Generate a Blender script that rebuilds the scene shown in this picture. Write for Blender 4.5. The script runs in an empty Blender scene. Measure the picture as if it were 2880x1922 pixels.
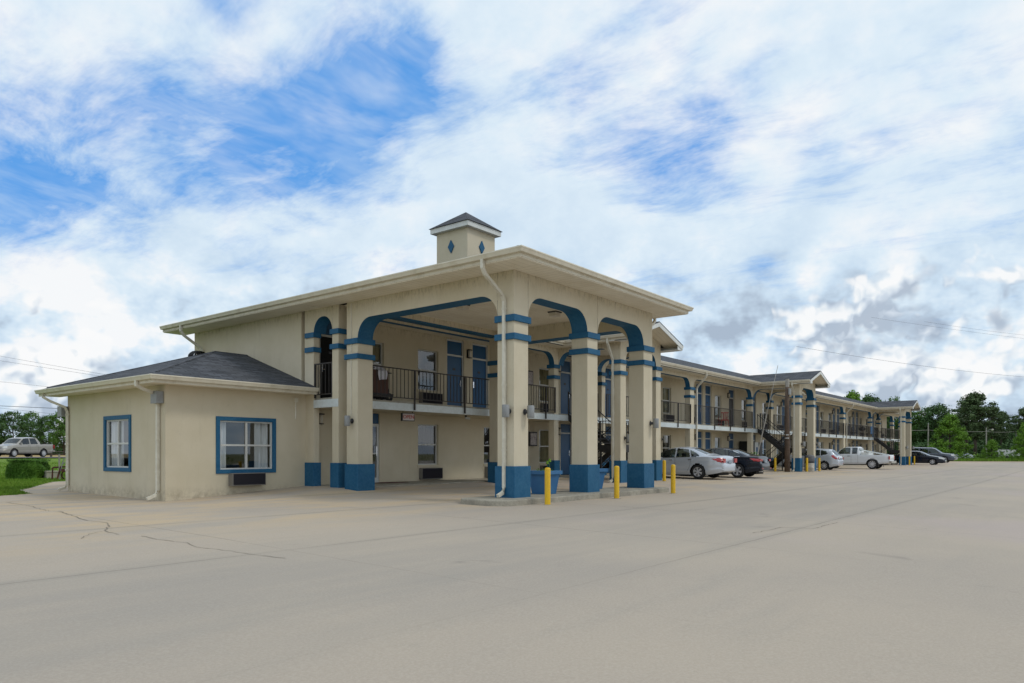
import bpy, math, random
from math import radians as R_, sin, cos, pi, sqrt, hypot, atan2
from mathutils import Vector, Matrix, noise
random.seed(7)
SC = bpy.context.scene
COL = SC.collection
# ------------------------------------------------------------------ camera
F, HY, TH = 2052.9, 1276.9, R_(38.51)
S_, C_ = sin(TH), cos(TH)
EYE = 0.99
cam = bpy.data.cameras.new('camera'); cam.sensor_width = 36; cam.lens = F/2880*36
cam.shift_y = (HY-961)/2880; cam.clip_end = 6000; cam.clip_start = .1
camo = bpy.data.objects.new('camera', cam); COL.objects.link(camo)
camo.location = (0, 0, EYE); camo.rotation_euler = (pi/2, 0, TH-pi/2); SC.camera = camo
SC.view_settings.view_transform = 'Standard'; SC.view_settings.look = 'None'
SC.cycles.diffuse_bounces = 5; SC.cycles.max_bounces = 12
SC.view_settings.exposure = 0.0; SC.view_settings.gamma = 1
# ------------------------------------------------------------------ sun
SUN_EL, SUN_AZ = R_(50), R_(-68)       # azimuth of the sun measured from +X toward +Y
sd = bpy.data.lights.new('sun', 'SUN'); sd.energy = 0.9; sd.angle = R_(11); sd.color = (1, .95, .87)
so = bpy.data.objects.new('sun', sd); COL.objects.link(so)
sv = Vector((cos(SUN_EL)*cos(SUN_AZ), cos(SUN_EL)*sin(SUN_AZ), sin(SUN_EL)))
so.rotation_euler = sv.to_track_quat('Z', 'Y').to_euler(); so.location = (0, -20, 40)

# ------------------------------------------------------------------ node helper
class NT:
    def __init__(s, tree): s.t = tree; s.n = tree.nodes; s.l = tree.links
    def new(s, typ, **kw):
        nd = s.n.new(typ)
        for k, v in kw.items():
            if k.startswith('i_'):
                key = k[2:]; key = int(key) if key.isdigit() else key.replace('_', ' ')
                s.set(nd.inputs[key], v)
            else: setattr(nd, k, v)
        return nd
    def set(s, inp, v):
        if isinstance(v, bpy.types.NodeSocket): s.l.new(v, inp)
        elif v is not None: inp.default_value = v
    def m(s, op, a, b=None, c=None, clamp=False):
        nd = s.n.new('ShaderNodeMath'); nd.operation = op; nd.use_clamp = clamp
        s.set(nd.inputs[0], a)
        if b is not None: s.set(nd.inputs[1], b)
        if c is not None: s.set(nd.inputs[2], c)
        return nd.outputs[0]
    def vm(s, op, a, b=None):
        nd = s.n.new('ShaderNodeVectorMath'); nd.operation = op
        s.set(nd.inputs[0], a)
        if b is not None: s.set(nd.inputs[1], b)
        return nd.outputs['Value'] if op in ('DOT_PRODUCT', 'LENGTH') else nd.outputs[0]
    def mix(s, f, a, b, bt='MIX'):
        nd = s.n.new('ShaderNodeMix'); nd.data_type = 'RGBA'; nd.blend_type = bt
        s.set(nd.inputs[0], f); s.set(nd.inputs[6], a); s.set(nd.inputs[7], b); return nd.outputs[2]
    def noise(s, vec, scale, det=3, rough=.5, dist=0):
        nd = s.n.new('ShaderNodeTexNoise'); s.set(nd.inputs['Vector'], vec)
        nd.inputs['Scale'].default_value = scale; nd.inputs['Detail'].default_value = det
        nd.inputs['Roughness'].default_value = rough; nd.inputs['Distortion'].default_value = dist
        return nd.outputs[0]
    def ramp(s, x, a, b, lo=0., hi=1.):
        nd = s.n.new('ShaderNodeMapRange'); nd.interpolation_type = 'SMOOTHSTEP'
        s.set(nd.inputs[0], x); s.set(nd.inputs[1], a); s.set(nd.inputs[2], b)
        s.set(nd.inputs[3], lo); s.set(nd.inputs[4], hi); return nd.outputs[0]
    def comb(s, x, y, z):
        nd = s.n.new('ShaderNodeCombineXYZ')
        for i, q in enumerate((x, y, z)): s.set(nd.inputs[i], q)
        return nd.outputs[0]
    def sep(s, v):
        nd = s.n.new('ShaderNodeSeparateXYZ'); s.set(nd.inputs[0], v); return nd.outputs

def pixdir(u, v):
    t = (u-1440)/F; e = (HY-v)/F
    return Vector((C_+t*S_, S_-t*C_, e)).normalized()
# ------------------------------------------------------------------ world: broken cloud over blue sky
W = bpy.data.worlds.new('World'); SC.world = W; W.use_nodes = True
g = NT(W.node_tree); g.n.clear()
gen = g.new('ShaderNodeTexCoord').outputs['Generated']
sky = g.new('ShaderNodeTexSky', sky_type='NISHITA', sun_disc=False, sun_elevation=SUN_EL,
            sun_rotation=pi/2-SUN_AZ, altitude=100, air_density=1.0, dust_density=.6, ozone_density=2.5)
dx, dy, dz = g.sep(gen)
zc = g.m('MAXIMUM', dz, 0.0)
den = g.m('ADD', zc, .16)
P = g.comb(g.m('DIVIDE', dx, den), g.m('DIVIDE', dy, den), 0.)
warp = g.new('ShaderNodeTexNoise', i_Scale=1.3, i_Detail=2.); g.l.new(P, warp.inputs['Vector'])
Pw = g.vm('ADD', P, g.vm('MULTIPLY', g.vm('SUBTRACT', warp.outputs['Color'], (.5, .5, .5)), (.32, .32, 0)))
n1 = g.noise(Pw, 1.25, 7, .60, .0)
n2 = g.noise(g.vm('MULTIPLY', Pw, (1.6, .75, 1)), 4.2, 5, .66, .2)
cov = g.m('ADD', g.m('MULTIPLY', g.m('SUBTRACT', n1, .5), 2.0), g.m('MULTIPLY', g.m('SUBTRACT', n2, .5), 1.15))
cov = g.m('ADD', cov, .62)
holes = [((40, 430), 300, .22), ((220, 420), 300, .20), ((400, 430), 300, .24), ((580, 440), 350, .28), ((780, 420), 350, .30), ((930, 390), 400, .24), ((250, 520), 500, .12), ((20, 540), 500, .14),
         ((1110, 220), 1100, .44), ((1190, 130), 1800, .34), ((1020, 230), 1000, .26), ((640, 50), 2500, .22), ((1020, 310), 600, .26), ((660, 560), 600, .20), ((1000, 520), 700, .20), ((80, 640), 700, .16), ((360, 640), 700, .16), ((420, 260), 900, .12),
         ((1830, 510), 900, .34), ((2020, 500), 1100, .30), ((1700, 420), 900, .20), ((1900, 430), 900, .18), ((2140, 190), 1500, .30), ((2010, 320), 1300, .26), ((1500, 380), 900, .16), ((2300, 470), 1500, .18), ((2700, 540), 1500, .10),
         ((2150, 745), 3000, .36), ((2240, 830), 3500, .26), ((1480, 560), 1100, .16), ((1260, 330), 900, .16), ((1650, 260), 1100, .14), ((900, 640), 1500, .12)]
hs = None
for (uv, k, a) in holes:
    d = pixdir(*uv)
    e = g.m('POWER', g.m('MAXIMUM', g.vm('DOT_PRODUCT', gen, tuple(d)), 0.), float(k))
    e = g.m('MULTIPLY', e, a*.9)
    hs = e if hs is None else g.m('ADD', hs, e)
up = g.ramp(dz, .0, .35, .12, .0)
cv = g.m('ADD', g.m('SUBTRACT', cov, hs), up)
mask = g.m('MAXIMUM', g.m('POWER', g.ramp(cv, -.06, .66), .75), g.ramp(g.noise(g.vm('MULTIPLY', Pw, (.7, 1.4, 1)), 4., 4, .62, .25), .36, .78, .05, .46))
# cumulus texture low in the sky, soft high sheets above
n3 = g.noise(g.vm('MULTIPLY', gen, (1, 1, 1.35)), 6.5, 5, .6, .0)
n4 = g.noise(g.vm('MULTIPLY', gen, (1, 1, 2.4)), 2.6, 4, .5, .0)
dark = [((2250, 900), 160, .22), ((2480, 930), 400, .12), ((1850, 790), 400, .12), ((1700, 740), 600, .1), ((2000, 870), 500, .12), ((2650, 900), 250, .20), ((560, 760), 500, .10), ((470, 610), 900, .14), ((2820, 720), 300, .12), ((120, 850), 500, .1)]
ds = None
for (uv, k, a) in dark:
    d = pixdir(*uv)
    e = g.m('MULTIPLY', g.m('POWER', g.m('MAXIMUM', g.vm('DOT_PRODUCT', gen, tuple(d)), 0.), float(k)), a)
    ds = e if ds is None else g.m('ADD', ds, e)
lowf = g.ramp(dz, .30, .10, 0., 1.)
vs = g.vm('MULTIPLY', gen, (1, 1, 1.35))
n3b = g.noise(g.vm('ADD', vs, (-.012, .02, .045)), 6.5, 5, .6, .0)
rel = g.m('MULTIPLY', g.m('SUBTRACT', n3, n3b), g.m('ADD', g.m('MULTIPLY', lowf, 2.6), .5))
br = g.m('ADD', g.m('MULTIPLY', g.m('SUBTRACT', n3, .5), g.m('ADD', g.m('MULTIPLY', lowf, 1.1), .45)), g.m('MULTIPLY', g.m('SUBTRACT', n4, .5), .7))
br = g.m('ADD', g.m('ADD', br, rel), .76)
br = g.m('SUBTRACT', br, g.m('MULTIPLY', ds, g.ramp(g.noise(vs, 4.2, 6, .6, .3), .30, .70, 1.25, -.1)), clamp=True)
cc = g.new('ShaderNodeValToRGB'); g.set(cc.inputs[0], br)
cr = cc.color_ramp; cr.elements[0].position = .12; cr.elements[0].color = (4.0, 4.9, 6.1, 1)
cr.elements[1].position = .95; cr.elements[1].color = (9.2, 9.4, 9.6, 1)
e_ = cr.elements.new(.48); e_.color = (6.0, 7.4, 8.8, 1)
e_ = cr.elements.new(.70); e_.color = (7.2, 8.4, 9.4, 1)
hz = g.ramp(dz, .30, .0)
blue = g.mix(.78, sky.outputs[0], (.60, 3.5, 9.0, 1))
blue = g.mix(g.m('MULTIPLY', hz, .80), blue, (5.0, 7.2, 9.2, 1))
col = g.mix(mask, blue, cc.outputs[0])
# heaped cumulus in the lower sky: puffs at three sizes, lit from above
wq = g.new('ShaderNodeTexNoise', i_Scale=9., i_Detail=4., i_Roughness=.62); g.l.new(gen, wq.inputs['Vector'])
def puffs(off):
    q = g.vm('ADD', g.vm('MULTIPLY', gen, (1, 1, 1.25)), off)
    q = g.vm('ADD', q, g.vm('MULTIPLY', g.vm('SUBTRACT', wq.outputs['Color'], (.5, .5, .5)), (.13, .13, .09)))
    f = None
    for sc_, w_ in ((7.5, .50), (18., .30), (44., .16)):
        v = g.new('ShaderNodeTexVoronoi', feature='F1', i_Scale=sc_); g.l.new(q, v.inputs['Vector'])
        e = g.m('MULTIPLY', g.m('SUBTRACT', 1., v.outputs['Distance']), w_); f = e if f is None else g.m('ADD', f, e)
    return f
pf, pf2 = puffs((0, 0, 0)), puffs((-.006, .010, .020))
big = g.noise(g.vm('MULTIPLY', gen, (1, 1, 1.6)), 3.3, 3, .55, .2)
big2 = g.noise(g.vm('MULTIPLY', gen, (1, 1, 2.2)), 9., 2, .55, .0)
body = g.m('ADD', g.m('ADD', pf, g.m('MULTIPLY', g.m('SUBTRACT', big, .5), 1.1)), g.m('MULTIPLY', g.m('SUBTRACT', big2, .5), .35))
body = g.m('SUBTRACT', body, g.ramp(dz, .10, .40, 0., .60))
cmask = g.ramp(body, .50, .64)
lit = g.m('ADD', g.m('MULTIPLY', g.m('SUBTRACT', pf, pf2), 5.5), g.m('MULTIPLY', g.m('SUBTRACT', body, .60), -.55))
lit = g.m('ADD', lit, g.m('MULTIPLY', g.m('SUBTRACT', n3, .5), 1.1))
lit = g.m('ADD', g.m('SUBTRACT', lit, g.m('MULTIPLY', ds, 1.1)), .74, clamp=True)
c2 = g.new('ShaderNodeValToRGB'); g.set(c2.inputs[0], lit); cr = c2.color_ramp
cr.elements[0].position = .10; cr.elements[0].color = (4.3, 5.1, 6.2, 1); cr.elements[1].position = .92; cr.elements[1].color = (9.6, 9.65, 9.7, 1)
e_ = cr.elements.new(.42); e_.color = (6.2, 7.0, 8.0, 1); e_ = cr.elements.new(.66); e_.color = (7.9, 8.5, 9.0, 1)
col = g.mix(g.m('MULTIPLY', cmask, .92), col, c2.outputs[0])
gcol = g.mix(g.ramp(dz, -.02, .0), (1.6, 1.6, 1.3, 1), col)
bg = g.new('ShaderNodeBackground', i_Strength=.1); g.set(bg.inputs[0], gcol)
wo = g.new('ShaderNodeOutputWorld'); g.l.new(bg.outputs[0], wo.inputs[0])

W.cycles.sampling_method = 'MANUAL'; W.cycles.sample_map_resolution = 512
# ------------------------------------------------------------------ materials
MATS = {}
def mat(name, col=(.5, .5, .5), rough=.7, metal=0., spec=.5, fn=None, bump=None, coat=0.):
    m = bpy.data.materials.new(name); m.use_nodes = True; MATS[name] = m
    g = NT(m.node_tree); b = m.node_tree.nodes['Principled BSDF']
    b.inputs['Base Color'].default_value = (*col, 1); b.inputs['Roughness'].default_value = rough
    b.inputs['Metallic'].default_value = metal; b.inputs['Specular IOR Level'].default_value = spec
    b.inputs['Coat Weight'].default_value = coat
    obj = g.new('ShaderNodeTexCoord').outputs['Object']
    geo = g.new('ShaderNodeNewGeometry')
    if fn: 
        r = fn(g, geo.outputs['Position'], geo, b)
        if r is not None: g.set(b.inputs['Base Color'], r)
    if bump:
        sc, st, dist = bump
        bn = g.new('ShaderNodeBump', i_Strength=st, i_Distance=dist)
        g.set(bn.inputs['Height'], g.noise(geo.outputs['Position'], sc, 3, .6)); g.set(b.inputs['Normal'], bn.outputs[0])
    return m
def mottle(c, c2, sc=1.2, amt=1., fine=None, det=5):
    def fn(g, p, geo, b):
        n = g.ramp(g.noise(p, sc, det, .6), .35, .68)
        r = g.mix(g.m('MULTIPLY', n, amt), (*c, 1), (*c2, 1))
        if fine:
            n = g.ramp(g.noise(p, fine[0], 2, .6), .35, .7)
            r = g.mix(g.m('MULTIPLY', n, fine[1]), r, (*fine[2], 1))
        return r
    return fn
WALLC = (.62, .555, .425)
def stucco(g, p, geo, b):
    n = g.ramp(g.noise(p, .7, 6, .62), .3, .7)
    r = g.mix(n, (*WALLC, 1), (WALLC[0]*.91, WALLC[1]*.9, WALLC[2]*.86, 1))
    n = g.ramp(g.noise(g.vm('MULTIPLY', p, (3., 3., .35)), 1.4, 6, .7), .52, .80)
    r = g.mix(g.m('MULTIPLY', n, .22), r, (.30, .26, .18, 1))
    n = g.ramp(g.noise(p, 5.5, 5, .7), .60, .74)
    r = g.mix(g.m('MULTIPLY', n, .13), r, (.27, .24, .18, 1))
    n = g.ramp(g.noise(p, 38, 2, .5), .4, .75)
    r = g.mix(g.m('MULTIPLY', n, .10), r, (.62, .57, .46, 1))
    # grime thrown up at the foot of the walls and mildew at the top
    z = g.sep(p)[2]
    nn = g.noise(p, 6, 5, .7)
    gb = g.m('MULTIPLY', g.ramp(z, .18, -.22), g.ramp(nn, .35, .7))
    r = g.mix(g.m('MULTIPLY', gb, .5), r, (.20, .16, .11, 1))
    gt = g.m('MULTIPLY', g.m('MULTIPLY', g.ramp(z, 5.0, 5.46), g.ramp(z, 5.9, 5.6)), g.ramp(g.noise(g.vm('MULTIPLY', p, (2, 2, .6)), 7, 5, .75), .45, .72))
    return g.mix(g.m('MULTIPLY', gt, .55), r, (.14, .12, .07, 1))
mat('stucco', fn=stucco, rough=.92, spec=.2, bump=(60, .35, .02))
mat('blue_paint', fn=mottle((.007, .086, .185), (.018, .112, .215), 2.2, .8, (14, .25, (.05, .16, .27))), rough=.6, spec=.3, bump=(60, .25, .015))
mat('blue_door', fn=mottle((.003, .068, .175), (.005, .08, .19), 2, .6), rough=.45)
mat('planter_blue', fn=mottle((.020, .115, .27), (.035, .15, .31), 3, .7), rough=.5)
def trimf(g, p, geo, b):
    n = g.ramp(g.noise(g.vm('MULTIPLY', p, (1, 1, .3)), 2.5, 5, .7), .42, .72)
    r = g.mix(g.m('MULTIPLY', n, .55), (.66, .61, .49, 1), (.46, .40, .29, 1))
    n = g.ramp(g.noise(p, 11, 4, .7), .6, .75)
    return g.mix(g.m('MULTIPLY', n, .35), r, (.22, .19, .14, 1))
mat('gutter_paint', fn=trimf, rough=.5)
mat('spout_paint', fn=mottle((.70, .67, .57), (.58, .54, .43), 2, .7, (9, .2, (.35, .3, .22))), rough=.45)
mat('white_paint', fn=mottle((.72, .74, .72), (.60, .62, .60), 2, .8, (12, .2, (.4, .38, .33))), rough=.55)
mat('slab_white', fn=mottle((.62, .68, .69), (.52, .57, .57), 1.5, .8, (10, .2, (.35, .33, .28))), rough=.6)
def plank(ax, pitch):
    def fn(g, p, geo, b):
        x = g.sep(p)[ax]
        f = g.m('FRACT', g.m('DIVIDE', x, pitch))
        ln = g.m('MULTIPLY', g.ramp(f, .10, .0), .55)
        r = g.mix(g.ramp(g.noise(p, 1.3, 5, .6), .35, .7), (.80, .74, .61, 1), (.72, .65, .51, 1))
        n = g.ramp(g.noise(p, 6, 5, .75), .58, .75)
        r = g.mix(g.m('MULTIPLY', n, .4), r, (.25, .2, .13, 1))
        return g.mix(ln, r, (.22, .19, .13, 1))
    return fn
mat('soffit_x', fn=plank(0, .20), rough=.7)
mat('soffit_y', fn=plank(1, .20), rough=.7)
def shingle(g, p, geo, b):
    n = g.sep(geo.outputs['Normal']); x, y, z = g.sep(p)
    isx = g.m('GREATER_THAN', g.m('ABSOLUTE', n[0]), g.m('ABSOLUTE', n[1]))
    along = g.m('ADD', g.m('MULTIPLY', isx, y), g.m('MULTIPLY', g.m('SUBTRACT', 1., isx), x))
    br = g.new('ShaderNodeTexBrick', offset=.37, squash=1., i_Scale=1., i_Mortar_Size=.014, i_Brick_Width=.42, i_Row_Height=.15, i_Mortar_Smooth=.3)
    g.set(br.inputs['Vector'], g.comb(along, g.m('MULTIPLY', z, 3.1), 0.))
    br.inputs['Color1'].default_value = (.105, .112, .130, 1); br.inputs['Color2'].default_value = (.034, .038, .046, 1)
    br.inputs['Mortar'].default_value = (.016, .017, .02, 1); br.inputs['Bias'].default_value = -.1
    n = g.ramp(g.noise(p, .9, 5, .6), .35, .7)
    r = g.mix(g.m('MULTIPLY', n, .35), br.outputs[0], (.075, .078, .082, 1))
    n = g.ramp(g.noise(p, 60, 2, .6), .4, .8)
    r = g.mix(g.m('MULTIPLY', n, .35), r, (.10, .10, .105, 1))
    bn = g.new('ShaderNodeBump', i_Strength=.6, i_Distance=.02); g.set(bn.inputs['Height'], br.outputs['Fac']); bn.invert = True
    g.set(b.inputs['Normal'], bn.outputs[0])
    return r
mat('shingle', fn=shingle, rough=.9, spec=.25)
def concrete(g, p, geo, b):
    x, y, z = g.sep(p)
    r = g.mix(g.ramp(g.noise(p, .16, 6, .55), .35, .65), (.430, .362, .288, 1), (.375, .322, .268, 1))
    # iron/clay tint near the building, greyer out in the lot
    warm = g.m('MULTIPLY', g.ramp(y, 8.5, 13.), g.ramp(g.noise(g.vm('MULTIPLY', p, (.5, 1.4, 1)), .8, 5, .6), .38, .66))
    r = g.mix(g.m('MULTIPLY', warm, .72), r, (.54, .40, .235, 1))
    n = g.ramp(g.noise(g.vm('MULTIPLY', p, (.22, 1.1, 1.)), .9, 6, .62), .5, .74)
    r = g.mix(g.m('MULTIPLY', n, .35), r, (.30, .275, .24, 1))
    pk = g.ramp(g.noise(p, .10, 3, .5, 1.), .52, .7)
    r = g.mix(g.m('MULTIPLY', pk, .6), r, (.425, .350, .326, 1))
    n = g.ramp(g.noise(p, 3.2, 7, .72), .55, .75)
    r = g.mix(g.m('MULTIPLY', n, .20), r, (.27, .25, .21, 1))
    n = g.noise(p, 45, 3, .65)
    r = g.mix(g.ramp(n, .35, .72, 0., .22), r, (.62, .56, .46, 1))
    n = g.noise(p, 110, 2, .6)
    r = g.mix(g.ramp(n, .55, .75, 0., .28), r, (.23, .21, .18, 1))
    # tyre-darkened drive lane running along the wing
    lane = g.m('MULTIPLY', g.ramp(g.m('ABSOLUTE', g.m('SUBTRACT', y, 6.3)), 3.2, .8), g.ramp(g.noise(g.vm('MULTIPLY', p, (.15, 1., 1.)), 1.3, 5, .6), .3, .65))
    r = g.mix(g.m('MULTIPLY', lane, .30), r, (.27, .26, .24, 1))
    # saw-cut / construction joints
    wob = g.m('MULTIPLY', g.m('SUBTRACT', g.noise(p, 1.8, 4, .7), .5), .05)
    def joint(c, off, pitch, wd, st):
        q = g.m('SUBTRACT', g.m('ADD', c, wob), off)
        f = g.m('ABSOLUTE', g.m('SUBTRACT', q, g.m('MULTIPLY', g.m('ROUND', g.m('DIVIDE', q, pitch)), pitch)))
        return g.m('MULTIPLY', g.ramp(f, wd, wd*.35), st)
    fade = g.ramp(g.noise(p, .45, 4, .6), .3, .55, .35, 1.)
    near = g.m('ADD', g.m('MULTIPLY', y, .9), g.m('MULTIPLY', x, .42)); fade = g.m('MULTIPLY', fade, g.ramp(near, 5.5, 9.5, .10, 1.))
    j = joint(y, 0., 4.08, .020, .52)
    jx = joint(x, .9, 4.7, .018, .38)
    r = g.mix(g.m('MULTIPLY', g.m('MAXIMUM', j, jx), fade), r, (.10, .09, .075, 1))
    halo = joint(y, 0., 4.08, .18, .2)
    r = g.mix(g.m('MULTIPLY', halo, fade), r, (.24, .23, .20, 1))
    oil = g.m('MULTIPLY', g.ramp(g.noise(p, .55, 4, .6, .6), .66, .76), .45)
    r = g.mix(oil, r, (.20, .185, .165, 1))
    bn = g.new('ShaderNodeBump', i_Strength=.25, i_Distance=.012); g.set(bn.inputs['Height'], g.noise(p, 70, 4, .65)); g.set(b.inputs['Normal'], bn.outputs[0])
    return r
mat('concrete_lot', fn=concrete, rough=.9, spec=.25)
mat('kerb_concrete', fn=mottle((.40, .37, .30), (.27, .25, .21), 2.5, 1., (30, .35, (.18, .17, .14))), rough=.93, spec=.2, bump=(40, .5, .02))
mat('crack', (.21, .18, .14), .95)
mat('asphalt', fn=mottle((.20, .195, .19), (.15, .145, .14), .8, 1.), rough=.92)
def grassf(c1, c2, c3):
    def fn(g, p, geo, b):
        r = g.mix(g.ramp(g.noise(p, .35, 5, .6), .35, .68), (*c1, 1), (*c2, 1))
        return g.mix(g.ramp(g.noise(p, 9, 4, .7), .45, .75, 0., .6), r, (*c3, 1))
    return fn
mat('grass_ground', fn=grassf((.125, .215, .028), (.18, .27, .045), (.07, .13, .02)), rough=.95, spec=.1, bump=(25, .8, .05))
mat('grass_blade', fn=grassf((.11, .22, .018), (.17, .28, .035), (.19, .22, .06)), rough=.8, spec=.15)
mat('field', fn=grassf((.13, .145, .045), (.24, .20, .10), (.075, .095, .03)), rough=.95, spec=.1, bump=(4, .8, .1))
mat('tan_field', fn=grassf((.42, .30, .15), (.34, .25, .11), (.22, .2, .08)), rough=.95, spec=.1)
mat('red_dirt', fn=mottle((.42, .30, .19), (.33, .26, .18), 1., 1.), rough=.95)
mat('black_metal', fn=mottle((.012, .012, .014), (.03, .028, .026), 3, .6), rough=.5)
mat('rail_metal', fn=mottle((.022, .019, .018), (.05, .04, .033), 3, .6), rough=.6)
mat('grey_metal', fn=mottle((.28, .29, .29), (.22, .22, .22), 4, .7), rough=.5, metal=.2)
mat('dark_grey', fn=mottle((.055, .055, .06), (.035, .035, .04), 5, .7), rough=.6)
def grille(g, p, geo, b):
    z = g.sep(p)[2]; f = g.m('FRACT', g.m('MULTIPLY', z, 34.))
    return g.mix(g.ramp(f, .3, .6), (.010, .010, .014, 1), (.036, .033, .040, 1))
mat('ac_grille', fn=grille, rough=.85, spec=.15)
mat('ac_case', (.20, .185, .165), .7)
mat('frame_white', fn=mottle((.58, .58, .55), (.5, .5, .47), 3, .6), rough=.5)
mat('frame_tan', (.40, .36, .29), .6)
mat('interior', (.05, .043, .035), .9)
def curtainf(c):
    def fn(g, p, geo, b):
        return g.mix(g.ramp(g.noise(g.vm('MULTIPLY', p, (1, 1, .1)), 9, 3, .6), .3, .7), (*c, 1), (c[0]*.7, c[1]*.7, c[2]*.68, 1))
    return fn
mat('curtain_white', fn=curtainf((.80, .80, .82)), rough=.9)
mat('curtain_tan', fn=curtainf((.42, .36, .20)), rough=.9)
mat('curtain_dark', fn=curtainf((.06, .045, .035)), rough=.9)
mat('yellow_paint', fn=mottle((.76, .47, .004), (.66, .39, .004), 5, .8, (22, .25, (.42, .27, .03))), rough=.45)
mat('wood_pole', fn=mottle((.105, .068, .045), (.055, .035, .025), 3, 1., (18, .5, (.16, .12, .09))), rough=.9, bump=(18, .8, .03))
mat('pale_wood', fn=mottle((.36, .34, .30), (.26, .24, .21), 3, 1.), rough=.9)
mat('bark', fn=mottle((.10, .08, .06), (.05, .04, .03), 3, 1.), rough=.95)
mat('rust', fn=mottle((.11, .035, .02), (.045, .022, .016), 6, 1.), rough=.9)
mat('brown_case', fn=mottle((.085, .035, .022), (.06, .026, .018), 5, .8), rough=.7)
mat('cloth_white', fn=mottle((.72, .72, .78), (.6, .6, .68), 6, .8), rough=.9)
mat('red_plastic', (.38, .035, .02), .45)
mat('trash_lid', fn=mottle((.11, .11, .12), (.16, .16, .16), 7, .9), rough=.8)
mat('trash_drum', fn=mottle((.60, .57, .50), (.42, .38, .32), 4, 1., (12, .3, (.2, .15, .1))), rough=.6)
mat('mat_brown', (.09, .035, .028), .95)
mat('rubber', (.013, .013, .014), .75)
mat('rim_silver', (.62, .62, .64), .38, .55)
mat('chrome', (.7, .7, .72), .15, .95)
mat('underbody', (.006, .006, .006), .9)
def paintm(name, c, metal=.3, rough=.32, dirt=.35):
    def fn(g, p, geo, b):
        z = g.sep(p)[2]
        n = g.ramp(g.noise(p, 5, 4, .6), .4, .75)
        d = g.m('MULTIPLY', g.ramp(z, .5, -.1), g.ramp(g.noise(p, 3, 4, .7), .2, .7))
        r = g.mix(g.m('MULTIPLY', n, dirt*.15), (*c, 1), (.3, .27, .22, 1))
        return g.mix(g.m('MULTIPLY', d, dirt), r, (.28, .24, .18, 1))
    return mat(name, c, rough, metal, .35 if c[0] < .01 else .5, fn, coat=.15 if c[0] < .01 else .5)
paintm('paint_silver', (.54, .58, .64), .35, .28, .2)
paintm('paint_black', (.004, .008, .018), 0., .14, .05)
paintm('paint_white', (.66, .68, .70), 0., .3)
paintm('paint_sage', (.33, .31, .28), .2, .3)
paintm('paint_slate', (.07, .085, .11), .3, .3)
paintm('paint_palegrey', (.45, .5, .54), .3, .3)
mat('tail_red', (.42, .012, .018), .2, coat=.8)
mat('lamp_clear', (.62, .62, .6), .15, coat=.8)
mat('lamp_orange', (.6, .2, .04), .25)
mat('plate_white', (.26, .31, .36), .5)
mat('diffuser', (.62, .58, .50), .5)
mat('sign_white', (.46, .41, .38), .5)
mat('sign_red', (.36, .07, .05), .5)
mat('door_white', (.55, .56, .54), .5)
mat('vent_black', (.02, .02, .022), .45, .3)
mat('wire', (.05, .05, .055), .6)
mat('wire_pale', (.42, .40, .36), .6)
mat('poster', fn=mottle((.5, .45, .42), (.25, .2, .2), 14, 1.), rough=.5)
# glass: see-through with mirror reflections
def schlick(g, f0):
    geo = g.new('ShaderNodeNewGeometry')
    c = g.m('ABSOLUTE', g.vm('DOT_PRODUCT', geo.outputs['Normal'], geo.outputs['Incoming']))
    return g.m('MULTIPLY_ADD', g.m('POWER', g.m('SUBTRACT', 1., c, clamp=True), 5.), 1-f0, f0)
m = bpy.data.materials.new('pane_glass'); m.use_nodes = True; g = NT(m.node_tree); g.n.clear(); MATS['pane_glass'] = m
tr = g.new('ShaderNodeBsdfTransparent', i_Color=(.80, .83, .83, 1)); gl = g.new('ShaderNodeBsdfGlossy', i_Roughness=.02, i_Color=(.9, .95, 1, 1))
fr = schlick(g, .052); mx = g.new('ShaderNodeMixShader')
g.set(mx.inputs[0], g.m('MULTIPLY_ADD', fr, 1.2, .05, clamp=True)); g.l.new(tr.outputs[0], mx.inputs[1]); g.l.new(gl.outputs[0], mx.inputs[2])
g.l.new(mx.outputs[0], g.new('ShaderNodeOutputMaterial').inputs[0])
m = bpy.data.materials.new('car_glass'); m.use_nodes = True; g = NT(m.node_tree); g.n.clear(); MATS['car_glass'] = m
tr = g.new('ShaderNodeBsdfTransparent', i_Color=(.36, .42, .41, 1)); gl = g.new('ShaderNodeBsdfGlossy', i_Roughness=.03, i_Color=(.9, .95, 1, 1))
fr = schlick(g, .045); mx = g.new('ShaderNodeMixShader')
g.set(mx.inputs[0], g.m('MULTIPLY_ADD', fr, 1.1, .02, clamp=True)); g.l.new(tr.outputs[0], mx.inputs[1]); g.l.new(gl.outputs[0], mx.inputs[2])
g.l.new(mx.outputs[0], g.new('ShaderNodeOutputMaterial').inputs[0])
def leafmat(name, c1, c2, c3):
    def fn(g, p, geo, b):
        r = g.mix(g.ramp(geo.outputs['Random Per Island'], 0., 1.), (*c1, 1), (*c2, 1))
        r = g.mix(g.ramp(g.noise(p, .5, 3, .6), .4, .7, 0., .7), r, (*c3, 1))
        return r
    m = mat(name, c1, .65, 0, .25, fn)
    b = m.node_tree.nodes['Principled BSDF']; b.inputs['Subsurface Weight'].default_value = 0
    return m
leafmat('leaf_dark', (.036, .088, .024), (.080, .150, .042), (.056, .115, .030))
leafmat('leaf_mid', (.055, .130, .020), (.10, .20, .03), (.075, .155, .025))
leafmat('leaf_light', (.085, .19, .014), (.15, .28, .024), (.11, .22, .018))
leafmat('leaf_pine', (.046, .085, .028), (.095, .140, .052), (.068, .108, .038))
leafmat('leaf_hedge', (.040, .115, .008), (.075, .17, .014), (.09, .18, .015))
leafmat('leaf_bright', (.16, .33, .02), (.26, .45, .03), (.2, .38, .02))

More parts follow.
